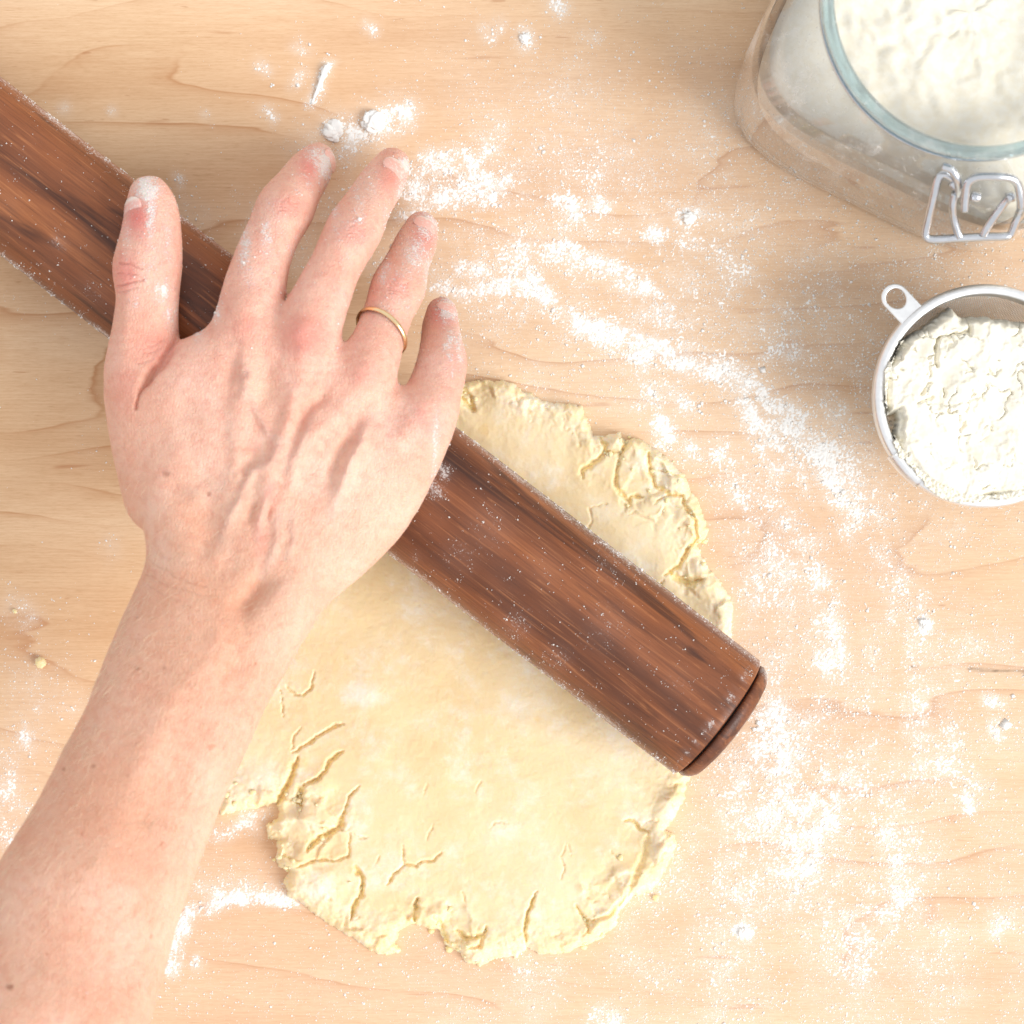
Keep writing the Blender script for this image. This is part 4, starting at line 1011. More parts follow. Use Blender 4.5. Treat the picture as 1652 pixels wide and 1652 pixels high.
def build_person():
    V, Q, chains = build_body_mesh()
    me = bpy.data.meshes.new('raw'); me.from_pydata(V.tolist(), [], Q.tolist())
    bm = bmesh.new(); bm.from_mesh(me)
    # keep only the largest shell
    bmesh.ops.delete(bm, geom=[v for v in bm.verts if not v.link_faces], context='VERTS')
    bmesh.ops.recalc_face_normals(bm, faces=bm.faces); bm.to_mesh(me); bm.free()
    tmp = bpy.data.objects.new('raw', me); C.objects.link(tmp)
    md = tmp.modifiers.new('s', 'SUBSURF'); md.levels = 2; md.render_levels = 2
    dg = bpy.context.evaluated_depsgraph_get()
    me2 = bpy.data.meshes.new_from_object(tmp.evaluated_get(dg))
    bpy.data.objects.remove(tmp)
    n = len(me2.vertices)
    co = np.empty(n * 3, np.float32); me2.vertices.foreach_get('co', co); co = co.reshape(-1, 3).astype(np.float64)
    no = np.empty(n * 3, np.float32); me2.vertices.foreach_get('normal', no); no = no.reshape(-1, 3).astype(np.float64)
    s = S0 * (1 - co[:, 2] / H); px = 826 + co[:, 0] / s; py = 826 - co[:, 1] / s
    topf = sstep(-0.05, 0.45, no[:, 2])
    disp = np.zeros(n)
    wxp = px + 7 * fbm(px / 48, py / 48, 401, 3); wyp = py + 7 * fbm(px / 48, py / 48, 403, 3)
    vein = np.zeros(n)
    for i, (pts, w, hh) in enumerate(RELIEF):
        if abs(hh) < 1e-6: continue
        bx = (px > min(p[0] for p in pts) - 3.5 * w) & (px < max(p[0] for p in pts) + 3.5 * w) & (py > min(p[1] for p in pts) - 3.5 * w) & (py < max(p[1] for p in pts) + 3.5 * w)
        d = poly_dist(wxp[bx], wyp[bx], pts)
        Lp = sum(math.dist(a, b) for a, b in zip(pts[:-1], pts[1:]))
        de = np.minimum(np.hypot(px[bx] - pts[0][0], py[bx] - pts[0][1]), np.hypot(px[bx] - pts[-1][0], py[bx] - pts[-1][1]))
        tp = 1.0 if Lp < 2.2 * w else 0.1 + 0.9 * sstep(0, Lp * .38, de)
        g = np.exp(-(d / (w * 1.2)) ** 2) * tp
        disp[bx] += hh * 1.65e-3 * g
        if 4 <= i <= 11: vein[bx] = np.maximum(vein[bx], np.exp(-(d / (w * 1.1)) ** 2))
    for pts, w, hh in CREASES:
        if abs(hh) < 1e-6: continue
        bx = (px > min(p[0] for p in pts) - 9) & (px < max(p[0] for p in pts) + 9) & (py > min(p[1] for p in pts) - 9) & (py < max(p[1] for p in pts) + 9)
        d = poly_dist(wxp[bx], wyp[bx], pts); disp[bx] += hh * 2.3e-3 * np.exp(-(d / (w * 1.2)) ** 2)
    disp *= topf
    disp += 0.00022 * fbm(px / 45, py / 45, 411, 3) + 0.00004 * fbm(px / 7, py / 7, 415, 2)
    co = co + no * disp[:, None]
    me2.vertices.foreach_set('co', co.astype(np.float32).ravel()); me2.update()
    def blob(lst):
        a = np.zeros(n)
        for (x, y, rx, ry, k) in lst:
            a = np.maximum(a, k * np.exp(-(((px - x) / rx) ** 2 + ((py - y) / ry) ** 2)))
        return a
    red = blob([(492, 545, 42, 44, .62), (402, 530, 30, 30, .45), (592, 610, 34, 30, .45), (690, 680, 40, 40, .40), (620, 700, 50, 60, .2), (466, 335, 34, 26, .55), (576, 378, 34, 28, .5), (640, 466, 30, 28, .5), (500, 268, 26, 36, .75), (632, 285, 30, 40, .6), (684, 380, 24, 40, .75),
                (713, 505, 30, 26, .9), (735, 590, 26, 40, .4), (222, 350, 30, 40, .8), (202, 440, 26, 40, .7), (270, 420, 30, 90, .35), (250, 560, 50, 40, .45), (200, 620, 30, 60, .35), (600, 480, 18, 60, .35), (430, 400, 40, 60, .28), (540, 460, 30, 60, .25), (420, 870, 14, 26, .35), (437, 800, 14, 30, .3)])
    red = np.maximum(red, 0.18 * sstep(900, 500, py))
    tan = np.clip(0.30 * sstep(700, 1000, py) + blob([(210, 720, 50, 160, .28), (330, 1000, 120, 120, .30), (300, 850, 60, 90, .25), (380, 800, 50, 90, .2), (180, 1300, 130, 150, .22)]), 0, .5)  # forearm tan, plus shade of the left side painted into the skin
    pale = blob([(420, 630, 26, 34, .7), (600, 800, 70, 90, .6), (480, 1010, 60, 80, .4), (600, 640, 30, 30, .4), (412, 780, 14, 30, .5), (380, 830, 12, 30, .5), (540, 900, 60, 60, .5), (350, 1300, 40, 150, .5), (300, 1500, 50, 120, .5), (290, 680, 40, 60, .2)])
    mole = np.zeros(n)
    for (x, y, r, k) in [(270, 765, 6.5, .75), (337, 797, 4.5, .75), (222, 1079, 3.4, .6), (266, 1078, 4.2, .5), (16, 1593, 6, 1.3), (103, 1241, 4, .6), (150, 1236, 4, .6), (230, 1083, 3, .35), (350, 1166, 3.5, .3), (523, 637, 4, .4), (455, 668, 3.2, .4), (226, 1590, 4, .2), (235, 1330, 4, .4), (207, 1252, 4, .25), (222, 996, 2.6, .45), (428, 985, 3, .3), (468, 905, 3, .3)]:
        mole = np.maximum(mole, k * .72 * sstep(r * 1.4, r * .35, np.hypot(px - x, (py - y) * 1.15) + 1.6 * fbm(px / 5, py / 5, 451, 2)))
    freckle = sstep(850, 1000, py)
    tipd = blob([(525, 265, 20, 34, 1.0), (510, 250, 26, 20, .7), (650, 268, 16, 18, 1.1), (648, 320, 12, 60, .75), (690, 360, 26, 30, .85), (670, 410, 28, 40, .7), (655, 440, 24, 26, .5), (722, 500, 24, 26, .95), (725, 555, 16, 60, .6), (238, 305, 22, 26, 1.15), (243, 340, 10, 60, .85), (205, 390, 8, 50, .5),
                 (262, 470, 18, 26, .75), (275, 510, 16, 30, .6), (395, 400, 14, 44, .8), (405, 440, 20, 30, .5), (350, 500, 12, 30, .7), (320, 540, 12, 20, .6), (600, 300, 24, 40, .45), (490, 300, 30, 40, .38), (560, 370, 40, 40, .35), (640, 480, 40, 50, .38), (625, 360, 10, 60, .5), (702, 720, 9, 80, .6), (705, 620, 60, 90, .2), (240, 420, 40, 90, .33), (440, 350, 40, 50, .36), (500, 500, 160, 120, .18), (430, 380, 12, 40, .7), (540, 330, 10, 60, .5), (580, 330, 14, 50, .55), (620, 440, 14, 40, .6), (690, 440, 12, 50, .6), (740, 560, 10, 40, .75), (218, 480, 14, 40, .4), (270, 380, 12, 60, .45), (530, 280, 12, 30, .8), (560, 420, 14, 30, .4), (470, 400, 20, 30, .35)])
    dust = np.maximum(tipd, 0.03)
    # palm side of hand and fingers picks up flour
    dust = np.maximum(dust, 0.6 * sstep(0.15, -0.3, no[:, 2]) * sstep(950, 800, py))
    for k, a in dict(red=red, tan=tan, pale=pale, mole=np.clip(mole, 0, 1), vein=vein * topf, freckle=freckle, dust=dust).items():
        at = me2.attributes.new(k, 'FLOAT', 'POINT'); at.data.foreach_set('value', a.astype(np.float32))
    me2.polygons.foreach_set('use_smooth', np.ones(len(me2.polygons), bool))
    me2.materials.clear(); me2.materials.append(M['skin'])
    root = empty('person', (0, 0, 0))
    tag(root, 'bare forearm and floury hand with a gold ring, pressing down on the dark rolling pin', 'person')
    me2.name = 'hand_and_forearm'
    body = bpy.data.objects.new('hand_and_forearm', me2); C.objects.link(body); body.parent = root
    # ---- nails
    def nail(cx, cy, z, axis, normal, r, length, width, label=None):
        c = W(cx, cy, z); a = np.array(axis, float); a /= np.linalg.norm(a)
        nn = np.array(normal, float); nn -= a * nn.dot(a); nn /= np.linalg.norm(nn); b = np.cross(a, nn)
        V = []; F = []; nu, nv = 14, 14
        for layer in (0, 1):
            for i in range(nu + 1):
                u = i / nu
                wv = width * math.sqrt(max(0.0, 1 - (abs(2 * u - 0.9) / 1.12) ** 4)) if u > .4 else width * math.sqrt(max(0.02, 1 - ((0.45 - u) / 0.47) ** 2))
                for j in range(nv + 1):
                    v = (j / nv * 2 - 1) * wv / r
                    rr = r + 0.0004 - layer * 0.0009 - 0.0006 * (u - .5) ** 2 * 2
                    V.append(c + a * (u - .5) * length + (nn * math.cos(v) + b * math.sin(v)) * rr)
        st = (nu + 1) * (nv + 1)
        for i in range(nu):
            for j in range(nv):
                q = (i * (nv + 1) + j, i * (nv + 1) + j + 1, (i + 1) * (nv + 1) + j + 1, (i + 1) * (nv + 1) + j)
                F.append(q); F.append(tuple(x + st for x in q[::-1]))
        ring = [j for j in range(nv + 1)] + [i * (nv + 1) + nv for i in range(1, nu + 1)] + [nu * (nv + 1) + j for j in range(nv - 1, -1, -1)] + [i * (nv + 1) for i in range(nu - 1, 0, -1)]
        for k in range(len(ring)):
            p, q = ring[k], ring[(k + 1) % len(ring)]
            F.append((p, p + st, q + st, q))
        fe = [0.9 if i >= nu - 1 else (0.4 if i == nu - 2 else 0.0) for _ in (0, 1) for i in range(nu + 1) for j in range(nv + 1)]
        o = make('fingernail', V, F, M['nail'], parent=root, attrs=dict(free_edge=fe))
        return o
    def ax_of(name, i0=-8, i1=-1):
        ch = chains[name]; return ch[i1, :3] - ch[i0, :3]
    def chain_nail(name, back, normal, length, width, lift=0.0):
        ch = chains[name]; p = ch[-1 - back]; a = ch[-1 - back + 2, :3] - ch[-1 - back - 2, :3] if back >= 2 else ch[-1, :3] - ch[-5, :3]
        c = Vector(p[:3]); q = S0 * (1 - c.z / H)
        nail(826 + c.x / q, 826 - c.y / q, c.z, a, normal, p[3] - 0.00005 + lift, length, width)
    chain_nail('thumb', 7, (-.74, 0.0, .67), .0125, .0058, .0003)
    chain_nail('middle', 4, (.42, .20, .85), .0098, .0050)
    chain_nail('index', 3, (.80, .10, .45), .0085, .0044)
    chain_nail('ring', 4, (.30, .30, .85), .0092, .0046)
    chain_nail('little', 4, (.30, .35, .85), .0074, .0038)
    # ---- ring
    ch = chains['ring']; i = int(np.argmin(np.abs(ch[:, 1] - W(617, 533, .066)[1])))
    c = ch[i, :3]; a = ch[i + 1, :3] - ch[i - 1, :3]; a /= np.linalg.norm(a)
    a = a + np.array([0.42, 0.0, -0.30]); a /= np.linalg.norm(a)
    e1 = np.cross(a, [0, 0, 1]); e1 /= np.linalg.norm(e1); e2 = np.cross(e1, a)
    rr = ch[i, 3] + 0.00095; V = []; F = []; n1, n2 = 96, 12
    for k in range(n1):
        t = 2 * math.pi * k / n1; dvec = e1 * math.cos(t) + e2 * math.sin(t)
        for l in range(n2):
            u = 2 * math.pi * l / n2
            V.append(c + dvec * (rr + 0.00055 * math.cos(u)) + a * 0.00085 * math.sin(u))
    for k in range(n1):
        for l in range(n2):
            F.append((k * n2 + l, ((k + 1) % n1) * n2 + l, ((k + 1) % n1) * n2 + (l + 1) % n2, k * n2 + (l + 1) % n2))
    o = make('ring', V, F, M['gold'], loc=tuple(c)); tag(o, 'thin plain gold band worn on the ring finger', 'ring')
    # ---- flour grains sticking to the skin
    rg = np.random.default_rng(5)
    a_ = dust * sstep(-.5, .2, fbm(px / 7, py / 7, 441, 3)) * (no[:, 2] > -.2)
    cand = np.where(rg.uniform(0, 1, n) < a_ ** 1.6 * 0.16)[0]
    g = grains(co[cand], no[cand], rg, 0.00011); g.parent = root
    # ---- fine pale arm hair
    rng = np.random.default_rng(11)
    cand = np.where((no[:, 2] > 0.35) & (py > 730) & (px > -40) & (px < 620) & (py < 1720))[0]
    pr = sstep(700, 1000, py[cand]) * (0.25 + 0.75 * sstep(-.2, .3, fbm(px[cand] / 80, py[cand] / 80, 431, 2)))
    cand = cand[rng.uniform(0, 1, len(cand)) < pr]
    pick = rng.choice(cand, 1500, replace=False)
    HV = []; HF = []
    for v in pick:
        p = co[v]; nn = no[v]
        ang = R(rng.normal(238, 20)); L = rng.uniform(.003, .0085)
        dr = np.array([math.cos(ang), math.sin(ang), 0.0]); dr -= nn * dr.dot(nn); dr /= np.linalg.norm(dr)
        sd = np.cross(nn, dr); bend = rng.normal(0, .25)
        b0 = len(HV); r0 = rng.uniform(.00004, .00007)
        for k in range(5):
            t = k / 4; q = p + dr * L * t + sd * bend * L * t * t + nn * (L * (.22 * t - .10 * t * t) ) ; r = r0 * (1 - .85 * t)
            for l in range(3):
                u = l * 2.094; HV.append(q + (nn * math.cos(u) + sd * math.sin(u)) * r)
            if k:
                for l in range(3):
                    HF.append((b0 + (k - 1) * 3 + l, b0 + (k - 1) * 3 + (l + 1) % 3, b0 + k * 3 + (l + 1) % 3, b0 + k * 3 + l))
    h = make('arm_hair', np.array(HV), np.array(HF), M['hair'], parent=root); h['kind'] = 'stuff'
build_person()

# ------------------------------------------------------------------ glass jar
JC = P(1494, 95, 0); JROT = R(-26)
RC = P(1590, -9, 0.100)
JC = Vector((RC.x, RC.y, 0))
def superq(t, a, e):
    """rounded square radius at angle t"""
    c, s = abs(math.cos(t)), abs(math.sin(t))
    return a / ((c ** e + s ** e) ** (1 / e))
def jar_ring(z, a, e, n=128):
    return [(JC.x + superq(2 * math.pi * k / n, a, e) * math.cos(2 * math.pi * k / n + JROT), JC.y + superq(2 * math.pi * k / n, a, e) * math.sin(2 * math.pi * k / n + JROT), z) for k in range(n)]
def loft(rings, close_bottom=True, close_top=False):
    n = len(rings[0]); V = [p for r in rings for p in r]; F = []
    for i in range(len(rings) - 1):
        for k in range(n):
            k2 = (k + 1) % n; F.append((i * n + k, i * n + k2, (i + 1) * n + k2, (i + 1) * n + k))
    if close_bottom: F.append(tuple(range(n - 1, -1, -1)))
    if close_top: F.append(tuple((len(rings) - 1) * n + k for k in range(n)))
    return V, F
def build_jar():
    root = empty('storage_jar', (JC.x, JC.y, 0))
    tag(root, 'open square-shouldered clear glass clip jar with flour inside and a wire clasp', 'jar')
    A = 0.0615
    prof = [(0.0006, A - .006, 4.0), (0.0010, A - .003, 4.2), (0.003, A - .0008, 4.4), (0.006, A, 4.6), (0.02, A, 4.6), (0.045, A, 4.6), (0.062, A - .0002, 4.6), (0.070, A - .001, 4.4), (0.0755, A - .003, 4.0), (0.080, A - .0058, 3.2),
            (0.0835, A - .0085, 2.6), (0.0862, .0515, 2.2), (0.0885, .0505, 2.0), (0.093, .0502, 2.0), (0.0965, .0520, 2.0), (0.0985, .0534, 2.0)]
    V, F = loft([jar_ring(*p) for p in prof])
    Va = np.array(V)
    # an old streak of flour paste on the outside, left flank
    s = S0 * (1 - Va[:, 2] / H); px = 826 + Va[:, 0] / s; py = 826 - Va[:, 1] / s
    # denser mesh so that the streak has a shape
    bm = bmesh.new(); me = bpy.data.meshes.new('t'); me.from_pydata(V, [], F); bm.from_mesh(me)
    bmesh.ops.subdivide_edges(bm, edges=[e for e in bm.edges if abs(e.verts[0].co.z - e.verts[1].co.z) > .004], cuts=9, use_grid_fill=True)
    bmesh.ops.triangulate(bm, faces=[f for f in bm.faces if len(f.verts) > 4])
    Vb = np.array([v.co[:] for v in bm.verts]); Fb = [tuple(v.index for v in f.verts) for f in bm.faces]; bm.free()
    s = S0 * (1 - Vb[:, 2] / H); px = 826 + Vb[:, 0] / s; py = 826 - Vb[:, 1] / s
    d = poly_dist(px, py, [(1232, -10), (1222, 30), (1208, 80)]); w = 12 - 3 * fbm(px / 8, py / 8, 3)
    dust = 0.60 * sstep(w, w * .5, d) * (0.75 + .5 * fbm(px / 4, py / 20, 5))
    dust = np.maximum(dust, 0.30 * sstep(.3, .6, fbm(px / 6, py / 6, 9, 3)) * (Vb[:, 2] < .055) * sstep(1250, 1330, px))
    o = make('glass_body', Vb, Fb, M['glass'], parent=root, attrs=dict(dust=np.clip(dust, 0, 1)))
    # heavy lip
    lip = [(0.0985, .0534, 2), (0.0996, .0538, 2), (0.1008, .0532, 2), (0.1012, .0518, 2), (0.1010, .0502, 2), (0.1000, .0492, 2), (0.0985, .0488, 2), (0.093, .0485, 2)]
    V, F = loft([jar_ring(*p) for p in lip], False)
    make('rim', V, F, M['glass'], parent=root, attrs=dict(dust=np.zeros(len(V))))
    # inner blue-green band of the mouth
    band = [(0.0930, .0530, 2), (0.0955, .0531, 2), (0.0962, .0515, 2), (0.0964, .0496, 2), (0.0955, .0484, 2), (0.0930, .0483, 2)]
    V, F = loft([jar_ring(*p) for p in band], False)
    make('sealing_band', V, F, M['rim'], parent=root, attrs=dict(dust=np.zeros(len(V))))
    # ---- wires; heights follow the jar's shoulder
    wr = 0.00140
    def wire(pts, zs_=None, r=wr, n=6, closed=False):
        P3 = [np.array(P(x, y, z)) for x, y, z in pts]
        sp = catmull(P3, n, closed)
        return tube([tuple(p) for p in sp], r, 10, closed)
    ring = [tuple(Vector((RC.x + .0520 * math.cos(t), RC.y + .0520 * math.sin(t), .0895))) for t in np.linspace(0, 2 * math.pi, 96, endpoint=False)]
    V, F = merge([tube(ring, .0007, 8, True), wire([(1520, 268, .0895), (1534, 273, .0892), (1543, 285, .088), (1547, 300, .084), (1545, 312, .080), (1539, 318, .078)])])
    make('neck_wire', V, F, M['steel'], parent=root)
    # lever handle: bent wire frame hanging over the shoulder
    L1 = [(1545, 300, .079), (1535, 287, .082), (1522, 281, .083), (1513, 290, .082), (1506, 318, .078), (1498, 352, .072), (1493, 376, .068), (1497, 384, .067), (1510, 386, .067), (1545, 384, .067), (1590, 382, .067), (1622, 381, .067), (1631, 377, .067), (1638, 360, .070), (1648, 335, .074), (1662, 312, .079), (1672, 300, .081), (1668, 290, .083)]
    V, F = wire(L1)
    make('clasp_handle', V, F, M['steel'], parent=root)
    V, F = merge([wire([(1541, 312, .080), (1537, 330, .077), (1538, 350, .073), (1545, 374, .069), (1549, 382, .068)]), wire([(1630, 316, .080), (1620, 328, .077), (1604, 350, .073), (1592, 368, .070), (1586, 379, .068)])])
    make('clasp_strut', V, F, M['steel'], parent=root)
    V, F = wire([(1556, 340, .081), (1557, 320, .084), (1560, 300, .087), (1568, 289, .089), (1582, 285, .090), (1610, 285, .090), (1632, 288, .089), (1642, 298, .087), (1646, 318, .084), (1647, 334, .081)])
    make('clasp_hook', V, F, M['steel'], parent=root)
    # pivot barrels
    pb = []
    for a, b in (((1536, 292, .081), (1546, 306, .080)), ((1623, 320, .080), (1636, 316, .080)), ((1566, 316, .081), (1582, 319, .081))):
        p, q = P(*a), P(*b); pb.append(tube([p, p.lerp(q, .1), p.lerp(q, .9), q], [.0010, .0018, .0018, .0010], 14))
    V, F = merge(pb); make('clasp_pivot', V, F, M['steel'], parent=root)

    # flour in the jar: uneven top, body filling the inside
    n = 128; rings = []
    for (z, a, e) in [(0.0045, A - .0080, 4.0), (0.02, A - .0052, 4.2), (0.056, A - .0048, 4.2), (0.070, A - .0075, 3.8)]:
        rings.append(jar_ring(z, a, e, n))
    rads = [1.0, .97, .93] + [x / 44 for x in range(40, 0, -1)]
    for r in rads:
        rr = .0500 * r; row = []
        for k in range(n):
            t = 2 * math.pi * k / n; x = JC.x + rr * math.cos(t + JROT); y = JC.y + rr * math.sin(t + JROT)
            row.append((x, y, .072))
        rings.append(row)
    V, F = loft(rings, True, True); V = np.array(V); k0 = 4 * n
    X, Y = V[k0:, 0] * 4348, V[k0:, 1] * 4348
    rr = np.hypot(V[k0:, 0] - JC.x, V[k0:, 1] - JC.y) / .05
    d1, d2 = worley(X / 46 + .3 * fbm(X / 30, Y / 30, 2), Y / 46, 503)
    z = .0745 + .0026 * fbm(X / 70, Y / 70, 505, 4, .5) + .0006 * fbm(X / 16, Y / 16, 507, 3, .5) + .0010 * sstep(-.02,.06, fbm(X / 60, Y / 60, 515, 3, .5)) + .0012 * (1 - rr ** 2) - .003 * sstep(.93, 1.0, rr)
    V[k0:, 2] = z
    o = make('jar_flour', V, F, M['flour_warm'], loc=(JC.x, JC.y, 0.005)); tag(o, 'cream white flour filling the glass jar up to its neck', 'flour')
build_jar()

# ------------------------------------------------------------------ sieve
def build_sieve():
    z = 0.040; c = P(1591, 638.5, z); RO = 181 * S0 * (1 - z / H); RI = RO - 17 * S0 * .95
    root = empty('sieve', (c.x, c.y, 0)); tag(root, 'small round fine mesh sieve with a steel rim and hanging loop, holding flour', 'sieve')
    def circ(r, zz, n=200): return [(c.x + r * math.cos(2 * math.pi * k / n), c.y + r * math.sin(2 * math.pi * k / n), zz) for k in range(n)]
    rim = [(RI, z - .0075), (RI - .0001, z - .001), (RI + .0003, z - .0002), (RI + .0008, z), (RI + .0018, z + .0001), (RO - .0010, z - .0001), (RO - .0003, z - .0006), (RO, z - .0016), (RO - .0001, z - .0060), (RO - .0006, z - .0066), (RO - .0010, z - .0060), (RO - .0010, z - .0020), (RI + .0010, z - .0012), (RI + .0007, z - .0075)]
    V, F = loft([circ(r, h) for r, h in rim], False)
    make('rim', V, F, M['alu'], parent=root)
    # overlap joint of the rim band
    V = []; F = []
    a0, a1 = math.atan2(-(732 - 638), 1443 - 1591), math.atan2(-(781 - 638), 1483 - 1591)
    for i in range(13):
        t = a0 + (a1 - a0) * i / 12
        for (r, h) in [(RI + .0002, z - .001), (RI + .0008, z + .0009), (RO - .0008, z + .0007), (RO + .0007, z - .0010), (RO + .0007, z - .0058)]:
            V.append((c.x + r * math.cos(t), c.y + r * math.sin(t), h))
        if i:
            for k in range(4): F.append(((i - 1) * 5 + k, i * 5 + k, i * 5 + k + 1, (i - 1) * 5 + k + 1))
    F.append((4, 3, 2, 1, 0)); F.append(tuple(12 * 5 + k for k in range(5)))
    make('rim_joint', V, F, M['alu'], parent=root)
    # hanging loop: flat tab with a hole
    lc = P(1445, 479, z); d = (Vector((c.x, c.y, z)) - lc).normalized(); nrm = Vector((-d.y, d.x, 0))
    s = S0 * .95; n = 64; out = []; inn = []
    for k in range(n):
        t = 2 * math.pi * k / n; ux, uy = math.cos(t), math.sin(t)
        ro = 22 * s; p = lc + (d * ux + nrm * uy) * ro
        td = (math.degrees(t) + 180) % 360 - 180
        if abs(td) < 90:
            p = lc + d * (52 * s * (1 if abs(td) <= 45 else (90 - abs(td)) / 45)) + nrm * (22 * s * (td / 45 if abs(td) <= 45 else math.copysign(1, td)))
        out.append(p)
        inn.append(lc + d * (ux * (15 if ux < 0 else 19) * s) + nrm * (uy * 15.5 * s) + d * 1 * s)
    th = .0007; V = []; F = []
    for dz in (th, -th):
        V += [tuple(p + Vector((0, 0, dz))) for p in out] + [tuple(p + Vector((0, 0, dz))) for p in inn]
    for k in range(n):
        k2 = (k + 1) % n
        F.append((k, k2, n + k2, n + k)); F.append((2 * n + k2, 2 * n + k, 3 * n + k, 3 * n + k2))
        F.append((k2, k, 2 * n + k, 2 * n + k2)); F.append((n + k, n + k2, 3 * n + k2, 3 * n + k))
    Vn = np.array(V); dn = (Vn[:, 0] - lc.x) * d.x + (Vn[:, 1] - lc.y) * d.y
    Vn[:, 2] += -.0010 - .0016 * np.clip(-dn / (22 * s) * .2 + .4, 0, 1)
    o = make('hanging_loop', Vn, F, M['alu'], parent=root, smooth=False)
    b = o.modifiers.new('b', 'BEVEL'); b.width = .0004; b.segments = 2; b.limit_method = 'ANGLE'
    # woven bowl
    RB = RI + .0004; depth = z - .0012 - .001
    def bowl(x, y):
        q = min(1.0, (x * x + y * y) / RB ** 2); return (z - .0075) - (depth - .0075) * (1 - q ** 1.7)
    parts_v = []; parts_f = []; bcount = 0
    nw = 125; wrd = .00014
    for ax in (0, 1):
        for i in range(nw):
            u = -RB + 2 * RB * (i + .5) / nw; half = math.sqrt(max(0, RB ** 2 - u * u))
            if half < .004: continue
            m = 72; base = bcount
            for k in range(m + 1):
                v = -half + 2 * half * k / m
                x, y = (u, v) if ax == 0 else (v, u)
                zz = bowl(x, y) + (.00008 if (k + i + ax) % 2 else -.00008)
                # rotate weave by 40 degrees
                ca, sa = math.cos(.7), math.sin(.7); X = x * ca - y * sa; Y = x * sa + y * ca
                dx, dy = (1, 0) if ax == 0 else (0, 1); DX = dx * ca - dy * sa; DY = dx * sa + dy * ca
                for (o1, o2) in ((-1, 0), (0, 1.4), (1, 0)):
                    parts_v.append((c.x + X + DX * o1 * wrd, c.y + Y + DY * o1 * wrd, zz + o2 * wrd)); bcount += 1
                if k:
                    b0 = base + (k - 1) * 3
                    for l in range(3):
                        l2 = (l + 1) % 3; parts_f.append((b0 + l, b0 + l2, b0 + 3 + l2, b0 + 3 + l))
    V = np.array(parts_v); rr = np.hypot(V[:, 0] - c.x, V[:, 1] - c.y)
    # steeper wall near the rim
    o = make('wire_mesh', V, np.array(parts_f), M['wire'], parent=root); o['kind'] = 'stuff'
    # flour heaped in the sieve
    st = .00033; xs = np.arange(-RB - .002, RB + .002, st); X, Y = np.meshgrid(xs, xs); n = len(xs)
    px = 1591 + X / (S0 * .95); py = 638.5 - Y / (S0 * .95)
    out = [(1437, 600), (1455, 575), (1472, 544), (1500, 530), (1525, 512), (1538, 499), (1548, 503), (1557, 516), (1575, 513), (1600, 514), (1640, 521), (1680, 520), (1720, 540), (1752, 600), (1755, 660), (1742, 720), (1700, 775), (1662, 797), (1640, 799), (1622, 803), (1602, 800), (1585, 806), (1565, 808), (1540, 805),
           (1515, 796), (1500, 780), (1480, 752), (1462, 735), (1452, 712), (1456, 690), (1460, 664), (1447, 672), (1440, 650), (1438, 630)]
    out = [(1598 + (a - 1598) * 1.08, 655 + (b - 655) * 1.03) for a, b in out]
    wx = px + 5 * fbm(px / 14, py / 14, 601, 3); wy = py + 5 * fbm(px / 14, py / 14, 607, 3)
    d = -poly_sdf(wx, wy, out)
    e = np.clip(d / 16, 0, 1)
    d1, d2 = worley(wx / 52, wy / 52, 611)
    cell = _h(np.floor(wx / 40 + fbm(px / 40, py / 40, 3)), np.floor(wy / 40 + fbm(px / 40, py / 40, 13)), 8)
    hgt = .0335 + .0075 * (1 - (1 - e) ** 2) + .0020 * fbm(px / 70, py / 70, 613, 2, .5) + .00018 * fbm(px / 12, py / 12, 617, 3, .55)
    for sc_, eps, sd, dp in ((60, .030, 621, .0013),):
        hgt -= dp * (1 - sstep(eps * .2, eps, np.abs(fbm(wx / sc_, wy / sc_, sd, 3, .6)))) * sstep(.0, .35, fbm(px / 40, py / 40, sd + 3, 2) + .3 * sstep(720, 600, py))
    b1 = fbm(px / 46, py / 46, 641, 4, .55); hgt += .0006 * sstep(-.10, .12, b1)
    for pts, w, k in [([(1515, 545), (1508, 560), (1510, 590)], 3, .003), ([(1518, 543), (1540, 538), (1562, 534)], 2.5, .0025), ([(1498, 618), (1485, 636)], 2.5, .002), ([(1522, 628), (1522, 638)], 2, .002), ([(1563, 540), (1562, 516)], 3, .002), ([(1457, 668), (1455, 712)], 3, .002), ([(1480, 650), (1505, 640)], 2, .0014), ([(1500, 650), (1540, 655), (1580, 640)], 2, .0010)]:
        dd = poly_dist(wx, wy, pts); hgt -= k * np.exp(-(dd / w) ** 2)
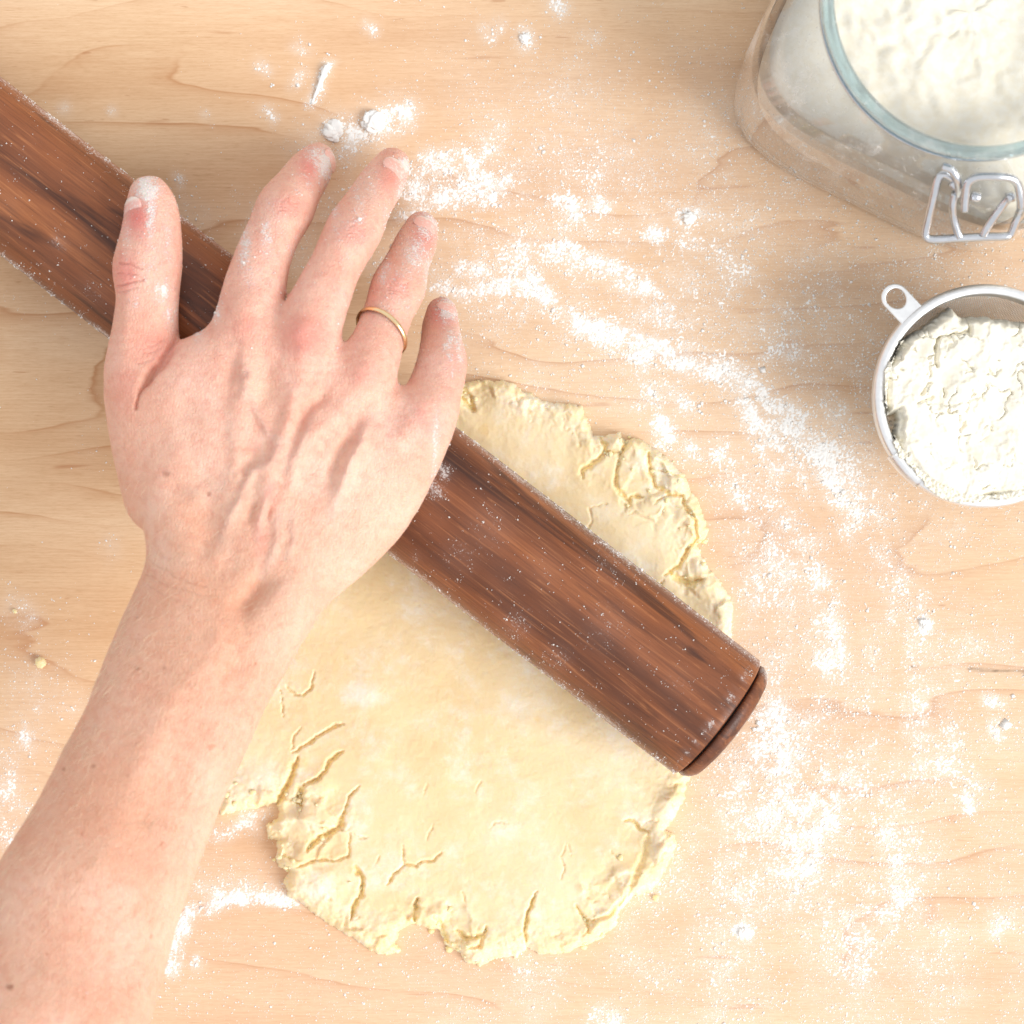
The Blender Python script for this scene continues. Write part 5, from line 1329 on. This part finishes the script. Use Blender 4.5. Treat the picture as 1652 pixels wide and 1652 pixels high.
    for (a, b, r, k) in [(1640, 560, 30, .003), (1520, 570, 34, .0018), (1600, 700, 60, -.0016), (1650, 650, 50, .002), (1530, 760, 30, .0015), (1590, 530, 30, .001), (1480, 600, 24, .0012), (1550, 620, 26, .0014)]:
        hgt += k * np.exp(-((px - a) ** 2 + (py - b) ** 2) / (r * r))
    rr = np.hypot(X, Y); q = np.clip((rr / RB) ** 2, 0, 1); bw = (z - .0075) - (depth - .0075) * (1 - q ** 1.7) + .0006
    hgt = np.where(d > 0, np.maximum(hgt, bw + .0002), bw)
    hgt = np.where(rr > RI - .0003, np.maximum(hgt, z + .0006), hgt) if False else hgt
    ok = (d > -2) & (rr < RI - .0002)
    spill = (d > 0) & (rr < RO) & (rr >= RI - .0008)
    hgt = np.where(spill, z + .0004 + .0012 * np.clip(fbm(px / 5, py / 5, 5, 2) + .6, 0, 1), hgt)
    ok = ok | spill
    m = ok[:-1, :-1] & ok[1:, :-1] & ok[:-1, 1:] & ok[1:, 1:]
    used, F = grid_faces(m, n, n)
    Vt = np.stack([X + c.x, Y + c.y, hgt], -1).reshape(-1, 3)[used]
    # closed underneath by the same outline lowered to the bowl
    low = np.stack([X * .985 + c.x, Y * .985 + c.y, np.minimum(bw, hgt) - .0001], -1).reshape(-1, 3)[used]
    nV = len(Vt)
    Vb = np.concatenate([Vt, low]); Fb = np.concatenate([F, F[:, ::-1] + nV])
    # side walls on boundary edges
    E = np.concatenate([F[:, [0, 1]], F[:, [1, 2]], F[:, [2, 3]], F[:, [3, 0]]])
    key = E[:, 0].astype(np.int64) * nV + E[:, 1]; rev = E[:, 1].astype(np.int64) * nV + E[:, 0]
    bd = E[~np.isin(key, rev)]
    side = np.stack([bd[:, 1], bd[:, 0], bd[:, 0] + nV, bd[:, 1] + nV], -1)
    o = make('sieve_flour', Vb, np.concatenate([Fb, side]), M['flour_warm'], loc=(c.x, c.y, .003))
    tag(o, 'clumpy cream white flour heaped in the small sieve', 'flour')
build_sieve()
